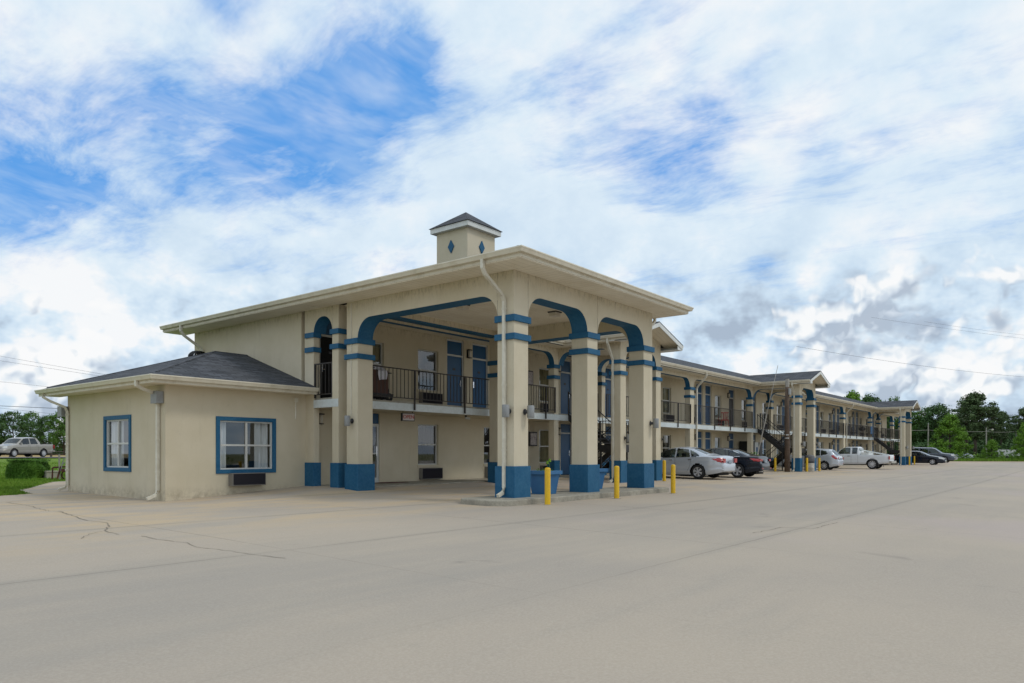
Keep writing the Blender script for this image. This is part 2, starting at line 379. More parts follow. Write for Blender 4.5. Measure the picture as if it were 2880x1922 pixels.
# ------------------------------------------------------------------ mesh builder
class MB:
    def __init__(s): s.v = []; s.f = []; s.mi = []
    def quad(s, pts, mi=0):
        b = len(s.v); s.v += [tuple(p) for p in pts]; s.f.append(tuple(range(b, b+len(pts)))); s.mi.append(mi); return s
    def box(s, x0, x1, y0, y1, z0, z1, mi=0, skip=()):
        if x0 > x1: x0, x1 = x1, x0
        if y0 > y1: y0, y1 = y1, y0
        if z0 > z1: z0, z1 = z1, z0
        b = len(s.v)
        s.v += [(x0,y0,z0),(x1,y0,z0),(x1,y1,z0),(x0,y1,z0),(x0,y0,z1),(x1,y0,z1),(x1,y1,z1),(x0,y1,z1)]
        for nm, q in (('b',(3,2,1,0)),('t',(4,5,6,7)),('f',(0,1,5,4)),('r',(1,2,6,5)),('k',(2,3,7,6)),('l',(3,0,4,7))):
            if nm in skip: continue
            s.f.append(tuple(b+i for i in q)); s.mi.append(mi)
        return s
    def frustum(s, cx, cy, z0, z1, a0, b0, a1, b1, mi=0):
        b = len(s.v)
        s.v += [(cx-a0,cy-b0,z0),(cx+a0,cy-b0,z0),(cx+a0,cy+b0,z0),(cx-a0,cy+b0,z0),(cx-a1,cy-b1,z1),(cx+a1,cy-b1,z1),(cx+a1,cy+b1,z1),(cx-a1,cy+b1,z1)]
        for q in ((3,2,1,0),(4,5,6,7),(0,1,5,4),(1,2,6,5),(2,3,7,6),(3,0,4,7)): s.f.append(tuple(b+i for i in q)); s.mi.append(mi)
        return s
    def tube(s, path, r, n=6, mi=0, cap=True, rr=None, rot=0.):
        path = [Vector(p) for p in path]; rings = []
        up0 = None
        for i, p in enumerate(path):
            d = (path[min(i+1, len(path)-1)]-path[max(i-1, 0)]).normalized()
            ref = Vector((0, 0, 1)) if abs(d.z) < .95 else Vector((0, 1, 0)) if up0 is None else up0
            a = d.cross(ref).normalized(); bb = a.cross(d).normalized(); up0 = bb
            ra = rr[i] if rr else r
            k = 1.
            if 0 < i < len(path)-1:
                d1 = (path[i]-path[i-1]).normalized(); d2 = (path[i+1]-path[i]).normalized()
                k = 1/max(.6, cos(d1.angle(d2, 0)/2))
            b0 = len(s.v)
            for j in range(n):
                th = 2*pi*j/n+rot
                s.v.append(tuple(p+(a*cos(th)+bb*sin(th))*ra*(k if False else 1)))
            rings.append(b0)
        for i in range(len(rings)-1):
            for j in range(n):
                j2 = (j+1) % n
                s.f.append((rings[i]+j, rings[i]+j2, rings[i+1]+j2, rings[i+1]+j)); s.mi.append(mi)
        if cap:
            s.f.append(tuple(rings[0]+j for j in reversed(range(n)))); s.mi.append(mi)
            s.f.append(tuple(rings[-1]+j for j in range(n))); s.mi.append(mi)
        return s
    def lathe(s, prof, axis='z', c=(0, 0, 0), n=20, mi=0):
        rings = []
        for (r, h) in prof:
            b0 = len(s.v); rings.append(b0)
            for j in range(n):
                a = 2*pi*j/n; x, y = r*cos(a), r*sin(a)
                p = {'z': (x, y, h), 'y': (x, h, y), 'x': (h, x, y)}[axis]
                s.v.append((c[0]+p[0], c[1]+p[1], c[2]+p[2]))
        for i in range(len(rings)-1):
            for j in range(n):
                j2 = (j+1) % n; s.f.append((rings[i]+j, rings[i]+j2, rings[i+1]+j2, rings[i+1]+j)); s.mi.append(mi)
        return s
    def sweep(s, path, prof, mi=0, closed=False):
        """prof = [(out, z)] closed loop; path = [(x,y)], 'out' is to the right of the travel direction"""
        n = len(path); rings = []
        for i in range(n):
            p = Vector(path[i])
            dn = [];
            if i > 0 or closed: dn.append((p-Vector(path[i-1])).normalized())
            if i < n-1 or closed: dn.append((Vector(path[(i+1) % n])-p).normalized())
            nn = [Vector((d.y, -d.x)) for d in dn]
            nm = sum(nn, Vector((0, 0))); nm.normalize()
            k = 1/max(.3, nm.dot(nn[0]))
            b0 = len(s.v); rings.append(b0)
            for (o, z) in prof: s.v.append((p.x+nm.x*o*k, p.y+nm.y*o*k, z))
        m_ = len(prof)
        for i in range(n if closed else n-1):
            a, b = rings[i], rings[(i+1) % n]
            for j in range(m_):
                j2 = (j+1) % m_; s.f.append((a+j, a+j2, b+j2, b+j)); s.mi.append(mi)
        if not closed:
            s.f.append(tuple(rings[0]+j for j in reversed(range(m_)))); s.mi.append(mi)
            s.f.append(tuple(rings[-1]+j for j in range(m_))); s.mi.append(mi)
        return s
    def slab(s, poly, th, mi=0, mib=None):
        """roof plane polygon (3-D, any order) thickened downward by th"""
        b = len(s.v); n = len(poly)
        s.v += [tuple(p) for p in poly]+[(p[0], p[1], p[2]-th) for p in poly]
        s.f.append(tuple(range(b, b+n))); s.mi.append(mi)
        s.f.append(tuple(reversed(range(b+n, b+2*n)))); s.mi.append(mi if mib is None else mib)
        for i in range(n):
            j = (i+1) % n; s.f.append((b+i, b+n+i, b+n+j, b+j)); s.mi.append(mi if mib is None else mib)
        return s
    def mesh(s, name, mats, smooth=False):
        me = bpy.data.meshes.new(name); me.from_pydata(s.v, [], s.f)
        mats = mats if isinstance(mats, (list, tuple)) else [mats]
        for m_ in mats: me.materials.append(MATS[m_])
        me.polygons.foreach_set('material_index', s.mi)
        if smooth: me.polygons.foreach_set('use_smooth', [True]*len(s.f))
        me.update(); return me
    def build(s, name, mats, parent=None, smooth=False, loc=None, bevel=0., sharp=None):
        me = s.mesh(name, mats, smooth)
        o = bpy.data.objects.new(name, me); COL.objects.link(o)
        if parent is not None: o.parent = parent
        if loc is not None: o.location = loc
        if bevel:
            md = o.modifiers.new('bevel', 'BEVEL'); md.width = bevel; md.segments = 2; md.limit_method = 'ANGLE'; md.angle_limit = R_(40)
        if sharp: 
            try: me.set_sharp_from_angle(angle=R_(sharp))
            except Exception: pass
        return o
def tag(o, label=None, cat=None, group=None, kind=None):
    if label: o['label'] = label
    if cat: o['category'] = cat
    if group: o['group'] = group
    if kind: o['kind'] = kind
    return o
def thing(name, label, cat, loc=(0, 0, 0), rz=0., group=None):
    o = bpy.data.objects.new(name, None); COL.objects.link(o); o.location = loc; o.rotation_euler = (0, 0, rz)
    o.empty_display_size = .2
    return tag(o, label, cat, group)
def link_copy(o, parent=None):
    c = o.copy(); COL.objects.link(c)
    if parent is not None: c.parent = parent
    for ch in list(o.children): link_copy(ch, c)
    return c
def lab(o, label): o['label'] = label; return o

# ------------------------------------------------------------------ terrain height
def interp(x, pts):
    if x <= pts[0][0]: return pts[0][1]
    for (a, b), (c, d) in zip(pts, pts[1:]):
        if x <= c:
            t = (x-a)/(c-a); return b+(d-b)*t
    return pts[-1][1]
PROF = [(-40, -.55), (0, -.47), (4, -.34), (8, -.26), (10, -.22), (12, -.195), (14.6, -.16), (16.2, -.13), (17.0, -.06), (17.6, -.02), (19.2, 0.)]
def gz(x, y):
    a = interp(y, PROF)
    amp = interp(y, [(17, .20), (19.2, .27), (25.5, .20), (32, .10)])
    sd_ = -amp*min(1, max(0, (13.9-x)/4.4)) if y > 16 else 0
    k = min(1, max(0, (y-16)/1.5)) if y > 16 else 0
    z = min(a, sd_) if y > 16 else a
    far = min(1, max(0, (x-40)/60)); z = z*(1-far)+(-.14)*far if y > 0 else z*(1-far)+(-.28)*far
    # beyond the building on the left the verge climbs to the road
    r = C_*x+S_*y      # distance ahead of the camera
    if y > 28 and x < 60:
        t = min(1, max(0, (r-34)/24)); t = t*t*(3-2*t)
        z = z*(1-t)+t*(.58)
    return z
def pix_ground(u, v, off=0.):
    d = pixdir(u, v); z = -.2
    for _ in range(12):
        k = (z-EYE)/d.z; x, y = d.x*k, d.y*k; z = gz(x, y)+off
    return (x, y)
def camxy(u, Z):
    t = (u-1440)/F; return (Z*(C_+t*S_), Z*(S_-t*C_))
def onY(Y, u): t = (u-1440)/F; Z = Y/(S_-t*C_); return Z*(C_+t*S_)

def sheet(name, mats, xs, ys, off=0., test=None, kind='structure'):
    b = MB(); idx = {}
    for i, x in enumerate(xs):
        for j, y in enumerate(ys):
            idx[i, j] = len(b.v); b.v.append((x, y, gz(x, y)+off))
    for i in range(len(xs)-1):
        for j in range(len(ys)-1):
            if test and not test((xs[i]+xs[i+1])/2, (ys[j]+ys[j+1])/2): continue
            b.f.append((idx[i, j], idx[i+1, j], idx[i+1, j+1], idx[i, j+1])); b.mi.append(0)
    o = b.build(name, mats, smooth=True); tag(o, kind=kind); return o
def rng(a, b, st):
    n = max(1, int(round((b-a)/st))); return [a+(b-a)*i/n for i in range(n+1)]
def inpoly(x, y, P):
    c = False; j = len(P)-1
    for i in range(len(P)):
        if (P[i][1] > y) != (P[j][1] > y) and x < (P[j][0]-P[i][0])*(y-P[i][1])/(P[j][1]-P[i][1])+P[i][0]: c = not c
        j = i
    return c
# base terrain (field) reaching the horizon, lot, lawn, road
b = MB(); NR = [0, 1.5, 3, 5, 8, 11, 14, 17, 20, 24, 28, 32, 36, 40, 45, 50, 56, 62, 70, 80, 95, 115, 140, 170, 210, 260, 340, 500, 800, 1400, 2600]
NA = 180
for i, r in enumerate(NR):
    for j in range(NA):
        a = 2*pi*j/NA; x, y = 13+r*cos(a), 18+r*sin(a); b.v.append((x, y, gz(x, y)-.03-(.05 if -60 < x < 130 and y < 28 else 0)))
for i in range(len(NR)-1):
    for j in range(NA):
        j2 = (j+1) % NA; b.f.append((i*NA+j, (i+1)*NA+j, (i+1)*NA+j2, i*NA+j2)); b.mi.append(0)
tag(b.build('ground', 'field', smooth=True), kind='structure')
# parking lot: everything in front of / round the building up to the lawn edge
LA = pix_ground(0, 1395); LB = pix_ground(82, 1389); LC = pix_ground(51, 1380); LD = pix_ground(151, 1354); LE = pix_ground(188, 1351)
LAWN = [(-60, LA[1]+(LA[1]-LB[1])/(LA[0]-LB[0])*(-60-LA[0])), LA, LB, LC, LD, (LE[0]+.3, LE[1]+.1), (LE[0]+40, 60), (-60, 90)]
print('LAWN', LAWN)
def lot_ok(x, y):
    if y > 26.4: return x < 14 and y < LE[1]+.6 and not inpoly(x, y, LAWN)
    return not inpoly(x, y, LAWN)
xs = rng(-45, 4, 2.5)+rng(4, 30, .25)[1:]+rng(30, 60, 1)[1:]+rng(60, 122, 2)[1:]
ys = rng(-60, -4, 4)+rng(-4, 8, .6)[1:]+rng(8, 31, .2)[1:]
sheet('parking_lot', 'concrete_lot', xs, ys, 0., lot_ok)
sheet('lawn', 'grass_ground', rng(-60, 0, 3)+rng(0, 16, .5)[1:]+rng(16, 40, 2)[1:], rng(14, 40, .5)+rng(40, 84, 2)[1:], -.006,
      lambda x, y: inpoly(x, y, LAWN) or (y > 26.9))
# dirt shoulder at the far edge of the lot
sheet('dirt_shoulder', 'red_dirt', rng(118, 128, 2), rng(-60, 24, 2), .012)
# road running past on the left (diagonal), tan field beyond
RD = Vector((-.889, -.457)); RN = Vector((-RD.y, RD.x))*-1  # heading of the pickup; normal pointing away
if RN.dot(Vector((S_*0+.30, .95))) < 0: RN = -RN
PT = Vector(camxy(60, 69.5))
b = MB()
for k, (o0, o1, z, mi) in enumerate(((-6.0, 5.2, .66, 0),)):
    for i in range(30):
        s0, s1 = -150+i*10, -140+i*10
        q = [PT+RD*s0+RN*o0, PT+RD*s1+RN*o0, PT+RD*s1+RN*o1, PT+RD*s0+RN*o1]
        b.quad([(p.x, p.y, z) for p in q], mi)
tag(b.build('road', 'asphalt'), kind='structure')
b = MB()
q = [PT+RD*-160+RN*5.6, PT+RD*160+RN*5.6, PT+RD*220+RN*260, PT+RD*-220+RN*260]
b.quad([(p.x, p.y, z) for p, z in zip(q, (.63, .63, .95, .95))])
tag(b.build('dry_field', 'tan_field'), kind='structure')
# cracks
def crack(pts, w=.008):
    P_ = [Vector(pix_ground(*p)) for p in pts]; b = MB(); fine = []
    for a, c in zip(P_, P_[1:]):
        n = max(2, int((c-a).length/.12))
        for i in range(n): fine.append(a.lerp(c, i/n)+Vector((random.uniform(-.02, .02), random.uniform(-.02, .02))))
    fine.append(P_[-1])
    for i, (a, c) in enumerate(zip(fine, fine[1:])):
        d = (c-a).normalized(); n = Vector((-d.y, d.x))*w*random.uniform(.5, 1.3)
        b.quad([(q.x, q.y, gz(q.x, q.y)+.006) for q in (a-n, c-n, c+n, a+n)])
    return tag(b.build('pavement_crack', 'crack'), kind='structure')
crack([(18, 1413), (92, 1425), (147, 1442), (239, 1463), (300, 1471), (308, 1480), (294, 1494), (334, 1504)])
crack([(398, 1508), (441, 1518), (527, 1528), (551, 1540), (650, 1551), (735, 1564), (803, 1571)], .006)
crack([(294, 1494), (252, 1503), (228, 1516)], .005)
crack([(0, 1414), (120, 1404), (200, 1398), (330, 1402)], .006)
crack([(1745, 1425), (1905, 1440), (1990, 1432)], .006)
crack([(2120, 1500), (2200, 1484), (2290, 1487), (2355, 1470)], .006)

# ------------------------------------------------------------------ MOTEL
motel = thing('motel_building', 'two-storey cream stucco motel with blue trimmed piers, entrance canopy and one-storey annex', 'motel', (0, 0, 0))
TOP = 5.46          # wall head / soffit
EV = 5.64           # eave line
FL = 2.70           # upper floor
WY = 19.25          # front wall plane
WE = 17.6           # walkway edge
XL, XR = 13.8, 96.0
BY = 25.97
BANDS = ((4.58, 4.73), (4.13, 4.28))
CBANDS = ((4.20, 4.36), (3.76, 3.91))
def wall_holes(b, axis, at, th, a0, a1, z0, z1, holes, mi=0):
    """wall sheet with rectangular holes; axis 'y' → plane y=at running in x. th = depth of the reveal (positive away)"""
    A = sorted({a0, a1}|{h[0] for h in holes}|{h[1] for h in holes}); Z = sorted({z0, z1}|{h[2] for h in holes}|{h[3] for h in holes})
    P3 = (lambda a, d, z: (a, at+d, z)) if axis == 'y' else (lambda a, d, z: (at+d, a, z))
    for i in range(len(A)-1):
        for j in range(len(Z)-1):
            ca, cz = (A[i]+A[i+1])/2, (Z[j]+Z[j+1])/2
            if any(h[0] < ca < h[1] and h[2] < cz < h[3] for h in holes): continue
            for d in (0, th):
                b.quad([P3(A[i], d, Z[j]), P3(A[i+1], d, Z[j]), P3(A[i+1], d, Z[j+1]), P3(A[i], d, Z[j+1])], mi)
    for h in holes:
        q = [(h[0], h[2]), (h[1], h[2]), (h[1], h[3]), (h[0], h[3])]
        for k in range(4):
            (p, r), (p2, r2) = q[k], q[(k+1) % 4]
            b.quad([P3(p, 0, r), P3(p2, 0, r2), P3(p2, th, r2), P3(p, th, r)], mi)
    return b
def curtain(a0, a1, z0, z1, axis, at, waves, amp=.035):
    b = MB(); n = 26
    for i in range(n):
        for_ = []
        for q in (i, i+1):
            a = a0+(a1-a0)*q/n; d = at+amp*sin(q/n*waves*2*pi)
            for_.append((a, d) if axis == 'y' else (d, a))
        (x, y), (x2, y2) = for_
        b.quad([(x, y, z0), (x2, y2, z0), (x2, y2, z1), (x, y, z1)])
    return b
def window(a0, a1, z0, z1, axis='y', at=WY, par=motel, style='sash', curt=None, inset=.09, sill=True):
    """frame (with meeting rail) > pane, curtain, sill"""
    def bx(b, p0, p1, d0, d1, q0, q1, mi=0):
        return b.box(p0, p1, at+d0, at+d1, q0, q1, mi) if axis == 'y' else b.box(at+d0, at+d1, p0, p1, q0, q1, mi)
    t = .045; f = MB(); zm = (z0+z1)/2
    bx(f, a0, a0+t, inset, inset+.06, z0, z1); bx(f, a1-t, a1, inset, inset+.06, z0, z1)
    bx(f, a0+t, a1-t, inset, inset+.06, z0, z0+t); bx(f, a0+t, a1-t, inset, inset+.06, z1-t, z1)
    bx(f, a0+t, a1-t, inset-.008, inset+.052, zm-.025, zm+.025)
    if style == 'four': 
        am = (a0+a1)/2; bx(f, am-.03, am+.03, inset-.005, inset+.05, z0+t, zm-.025); bx(f, am-.03, am+.03, inset-.005, inset+.05, zm+.025, z1-t)
    w = f.build('window', 'frame_white', par)
    p = MB(); d = at+inset+.035
    q = [(a0+t, z0+t), (a1-t, z0+t), (a1-t, z1-t), (a0+t, z1-t)]
    p.quad([(x, d, z) if axis == 'y' else (d, x, z) for x, z in q]).build('pane', 'pane_glass', w)
    if curt:
        for (f0, f1, mt) in curt:
            curtain(a0+(a1-a0)*f0, a0+(a1-a0)*f1, z0+.02, z1-.02, axis, at+inset+.14, max(2, round((f1-f0)*8))).build('curtain', mt, w, smooth=True)
    if sill:
        s = MB(); bx(s, a0-.04, a1+.04, -.03, .05, z0-.07, z0-.004); s.build('sill', 'stucco', w)
    return w
def ac_unit(a0, a1, z0, z1, axis='y', at=WY, out=.16, par=motel):
    b = MB(); g_ = MB()
    if axis == 'y':
        b.box(a0, a1, at-out, at+.02, z0, z1); g_.box(a0+.03, a1-.03, at-out-.02, at-out+.004, z0+.03, z1-.02)
    o = b.build('air_conditioner', 'ac_case', par); g_.build('grille', 'ac_grille', o); return o
def sconce(x, z, at=WY, par=motel):
    b = MB(); b.box(x-.08, x+.08, at-.03, at, z-.16, z+.16); b.box(x-.09, x+.09, at-.15, at-.02, z+.13, z+.17); b.box(x-.08, x+.08, at-.14, at-.03, z-.17, z-.145)
    o = b.build('wall_sconce', 'black_metal', par)
    MB().lathe([(.0, -.14), (.055, -.14), (.06, 0), (.055, .13), (0, .13)], 'z', (x, at-.09, z), 12).build('glass_shade', 'diffuser', o, smooth=True)
    return o
def canister(p, d, par=motel):
    """pier-mounted up/down light: round plate, short arm and upright cylinder; d = outward direction"""
    x, y, z = p; b = MB(); dx, dy = d
    b.tube([(x, y, z), (x+dx*.10, y+dy*.10, z)], .045, 10); b.tube([(x, y, z), (x+dx*.02, y+dy*.02, z)], .075, 12)
    o = b.build('pier_lamp', 'dark_grey', par)
    MB().lathe([(0, -.15), (.085, -.15), (.09, -.14), (.09, .14), (.085, .15), (0, .15)], 'z', (x+dx*.17, y+dy*.17, z), 14).build('lamp_shade', 'grey_metal', o, smooth=True, sharp=30)
    return o
def door(a0, a1, z0, mt='blue_door', at=WY, transom=True, hinge=1, plate=True):
    b = MB(); b.box(a0, a1, at+.09, at+.13, z0+.02, z0+2.05)
    o = b.build('door', mt, motel)
    f = MB(); f.box(a0-.05, a0-.002, at+.04, at+.15, z0, z0+2.68); f.box(a1+.002, a1+.05, at+.04, at+.15, z0, z0+2.68)
    f.box(a0, a1, at+.05, at+.14, z0+2.055, z0+2.12); f.box(a0, a1, at+.05, at+.15, z0+2.63, z0+2.69)
    f.build('door_frame', 'frame_white', o)
    if transom: MB().box(a0, a1, at+.09, at+.12, z0+2.122, z0+2.628).build('transom_panel', 'blue_door', o)
    h = MB(); hx = a1-.09 if hinge > 0 else a0+.09
    h.box(hx-.03, hx+.03, at+.07, at+.088, z0+.92, z0+1.16); h.tube([(hx, at+.06, z0+1.0), (hx-hinge*.11, at+.05, z0+1.0)], .013, 6)
    h.build('door_handle', 'chrome', o)
    if plate:
        xm = (a0+a1)/2; MB().box(xm-.07, xm+.07, at+.078, at+.088, z0+1.52, z0+1.60).build('number_plate', 'dark_grey', o)
    return o
# openings on the front wall
D = .86
UP_WIN = [16.0, 18.69, 23.9, 26.15, 30.1, 34.2, 38.05, 40.96, 45.42, 50.02, 54.13, 57.28, 62.0, 64.56, 68.9, 71.6, 76.2, 78.6, 83.1, 85.8, 89.9, 92.5]
UP_DOOR = [14.42, 20.27, 21.73, 27.85, 31.7, 32.9, 35.9, 42.62, 43.96, 47.81, 51.9, 58.5, 59.9, 66.6, 67.75, 73.0, 74.45, 80.2, 81.7, 87.6, 88.8]
GR_WIN = [18.69, 22.37, 26.15, 30.1, 34.2, 38.05, 40.96, 45.42, 54.13, 57.28, 62.0, 64.56, 68.9, 71.6, 76.2, 78.6, 83.1, 85.8, 89.9, 92.5]
GR_DOOR = [27.85, 31.7, 32.9, 35.9, 42.62, 43.96, 47.81, 51.9, 58.5, 59.9, 66.6, 67.75, 73.0, 74.45, 80.2, 81.7, 87.6, 88.8]
holes = [(a, a+1.06, 3.33, 4.83) for a in UP_WIN]+[(a, a+1.06, .58, 2.08) for a in GR_WIN]
holes += [(a-.05, a+D+.05, FL, FL+2.69) for a in UP_DOOR]+[(a-.05, a+D+.05, .0, 2.38) for a in GR_DOOR]
holes += [(15.75, 16.85, 0., 2.38)]
fw = MB(); wall_holes(fw, 'y', WY, .16, XL+.01, XR, -.3, TOP, [h for h in holes if True])
fw.build('front_wall', 'stucco', motel)
w = MB()
w.box(XL, XL+.2, 18.79, WY-.002, -.35, TOP, 0)                    # nib at the walkway end
w.box(XL, XL+.2, WY+.17, BY, -.35, TOP)
w.box(XL+.2, XR, BY-.2, BY, -.35, TOP)
w.box(XR-.2, XR-.001, WY+.17, BY-.2, -.35, TOP)
w.build('outer_wall', 'stucco', motel)
# painted plinth on the nib
nb = MB(); nb.box(XL-.04, XL+.24, 18.75, 19.20, -.3, .72); nb.build('plinth', 'blue_paint', motel)
for z0, z1 in BANDS: MB().box(XL-.05, XL+.24, 18.74, 19.19, z0, z1).build('band', 'blue_paint', motel)
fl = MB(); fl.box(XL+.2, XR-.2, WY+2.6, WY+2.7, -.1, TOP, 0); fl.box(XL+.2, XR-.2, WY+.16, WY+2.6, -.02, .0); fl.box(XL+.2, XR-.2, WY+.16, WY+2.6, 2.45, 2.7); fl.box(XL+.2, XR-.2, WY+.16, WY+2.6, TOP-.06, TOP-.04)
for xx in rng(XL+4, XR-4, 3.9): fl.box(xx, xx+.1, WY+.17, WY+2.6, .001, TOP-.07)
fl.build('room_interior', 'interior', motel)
CT = [[(0, .42, 'curtain_tan')], [(0, 1, 'curtain_tan')], [(.45, 1, 'curtain_tan')], [(0, .3, 'curtain_dark')], [(0, .45, 'curtain_tan'), (.6, 1, 'curtain_tan')], [(.2, 1, 'curtain_tan')]]
for i, a in enumerate(UP_WIN):
    c = [(0, .30, 'curtain_dark')] if a == 18.69 else CT[(i*3+1) % 6]
    if a == 26.15: c = [(0, 1, 'curtain_tan')]
    window(a, a+1.06, 3.33, 4.83, curt=c); ac_unit(a+.05, a+1.13, 2.84, 3.24)
for i, a in enumerate(GR_WIN):
    c = [(0, 1, 'curtain_dark')] if a in (18.69, 22.37) else CT[(i*5+2) % 6]
    if a == 26.15: c = [(0, 1, 'curtain_tan')]
    window(a, a+1.06, .58, 2.08, curt=c); ac_unit(a+.05, a+1.13, .06, .47)
for i, a in enumerate(UP_DOOR):
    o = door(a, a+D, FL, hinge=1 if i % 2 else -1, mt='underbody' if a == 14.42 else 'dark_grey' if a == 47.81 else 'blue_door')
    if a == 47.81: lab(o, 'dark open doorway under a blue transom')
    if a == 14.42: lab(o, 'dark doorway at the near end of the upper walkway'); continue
    if i % 2 == 1 or a in (27.85, 35.9, 47.81): sconce(a+D+.28 if a == 20.27 else a-.25, FL+2.22)
for i, a in enumerate(GR_DOOR):
    b = MB(); b.box(a, a+D, WY+.09, WY+.13, .02, 1.92); o = b.build('door', 'blue_door', motel)
    f = MB(); f.box(a-.05, a-.002, WY+.04, WY+.15, 0, 2.38); f.box(a+D+.002, a+D+.05, WY+.04, WY+.15, 0, 2.38); f.box(a, a+D, WY+.05, WY+.14, 1.925, 1.985); f.build('door_frame', 'frame_white', o)
    MB().box(a, a+D, WY+.09, WY+.12, 1.99, 2.38).build('transom_panel', 'blue_door', o)
    hx = a+D-.09; MB().box(hx-.03, hx+.03, WY+.07, WY+.088, .9, 1.14).tube([(hx, WY+.06, 1.0), (hx-.1, WY+.05, 1.0)], .013, 6).build('door_handle', 'chrome', o)
    if i % 2 == 0: sconce(a-.25, 2.02)
sconce(14.35, 2.10)
# glazed lobby door
b = MB(); a0, a1 = 15.75, 16.85
b.box(a0, a0+.07, WY+.03, WY+.09, 0, 2.02); b.box(a1-.09, a1, WY+.03, WY+.09, 0, 2.02); b.box(a0+.07, a1-.09, WY+.03, WY+.09, 1.93, 2.02); b.box(a0+.07, a1-.09, WY+.03, WY+.09, 0, .17); b.box(a0+.07, a1-.09, WY+.035, WY+.085, .98, 1.02)
o = b.build('lobby_door', 'door_white', motel); MB().quad([(a0+.07, WY+.06, .17), (a1-.09, WY+.06, .17), (a1-.09, WY+.06, 1.93), (a0+.07, WY+.06, 1.93)]).build('pane', 'pane_glass', o)
MB().tube([(a1-.15, WY+.03, .9), (a1-.15, WY-.03, .93), (a1-.15, WY-.03, 1.25), (a1-.15, WY+.03, 1.28)], .015, 6).build('door_handle', 'chrome', o)
MB().box(a0, a1, WY+.05, WY+.09, 2.03, 2.37).build('transom_panel', 'blue_door', o)

# --- piers -------------------------------------------------------------
def pier(x0, x1, y0, y1, bands=BANDS, top=TOP, base=True, lamp=None, z0=None, bt=.72):
    cx, cy = (x0+x1)/2, (y0+y1)/2
    zz = (min(gz(x0, y0), gz(x1, y0), gz(x0, y1))-.12) if z0 is None else z0
    o = MB().box(x0, x1, y0, y1, bt-.02 if base else zz, top).build('pier', 'stucco', motel, bevel=.012)
    for (a, c) in bands: MB().box(x0-.055, x1+.055, y0-.055, y1+.055, a, c).build('band', 'blue_paint', o, bevel=.008)
    if base: MB().box(x0-.045, x1+.045, y0-.045, y1+.045, zz, bt).build('plinth', 'blue_paint', o, bevel=.012)
    return o
def arch_beam(axis, at0, at1, a, c, spring, r, top=TOP, name='arch_beam', rnd=False):
    """beam between a..c with rounded lower corners of radius r; blue intrados, cream faces"""
    pts = []
    n = 10
    if rnd: r = (c-a)/2
    for k in range(n+1):
        th = pi-k/n*pi/2; pts.append((a+r+r*cos(th), spring+r*sin(th)))
    for k in range(n+1):
        th = pi/2-k/n*pi/2; pts.append((c-r+r*cos(th), spring+r*sin(th)))
    P3 = (lambda p, d, z: (p, d, z)) if axis == 'x' else (lambda p, d, z: (d, p, z))
    b = MB()
    for (p, z), (p2, z2) in zip(pts, pts[1:]):
        if abs(p-p2) > 1e-6:
            for d in (at0, at1): b.quad([P3(p, d, z), P3(p2, d, z2), P3(p2, d, top), P3(p, d, top)], 0)
        b.quad([P3(p, at0, z), P3(p2, at0, z2), P3(p2, at1, z2), P3(p, at1, z)], 1)
    return b.build(name, ['stucco', 'blue_paint'], motel)
CB = dict(bands=CBANDS, bt=.69)
IZ = -.075    # island top
# canopy piers
pier(13.80, 14.37, 10.92, 11.44, z0=IZ-.02, **CB)
pier(17.07, 17.60, 10.92, 11.45, z0=IZ-.02, **CB)
pier(20.29, 20.87, 10.92, 11.44, z0=IZ-.02, **CB)
pier(13.80, 14.37, 16.71, 17.21, **CB)
pier(20.30, 20.87, 16.73, 17.21, **CB)
arch_beam('x', 10.92, 11.44, 14.37, 17.07, 4.36, .56)
arch_beam('x', 10.92, 11.44, 17.60, 20.29, 4.36, .56)
arch_beam('y', 13.80, 14.37, 11.44, 16.71, 4.36, .56)
arch_beam('y', 20.30, 20.87, 11.44, 16.73, 4.36, .56)
b = MB(); b.box(14.37, 20.30, 16.80, 17.15, 5.19, TOP, 0, skip=('b',)); b.quad([(14.37, 16.80, 5.19), (14.37, 17.15, 5.19), (20.3, 17.15, 5.19), (20.3, 16.80, 5.19)], 1)
b.quad([(14.37, 16.797, 5.19), (20.3, 16.797, 5.19), (20.3, 16.797, 5.235), (14.37, 16.797, 5.235)], 1)
b.build('rear_beam', ['stucco', 'blue_paint'], motel)
# walkway end (x = 13.8)
pier(13.80, 14.25, 17.59, 17.89)
arch_beam('y', 13.80, 14.25, 17.89, 18.79, 4.73, .45, rnd=True)
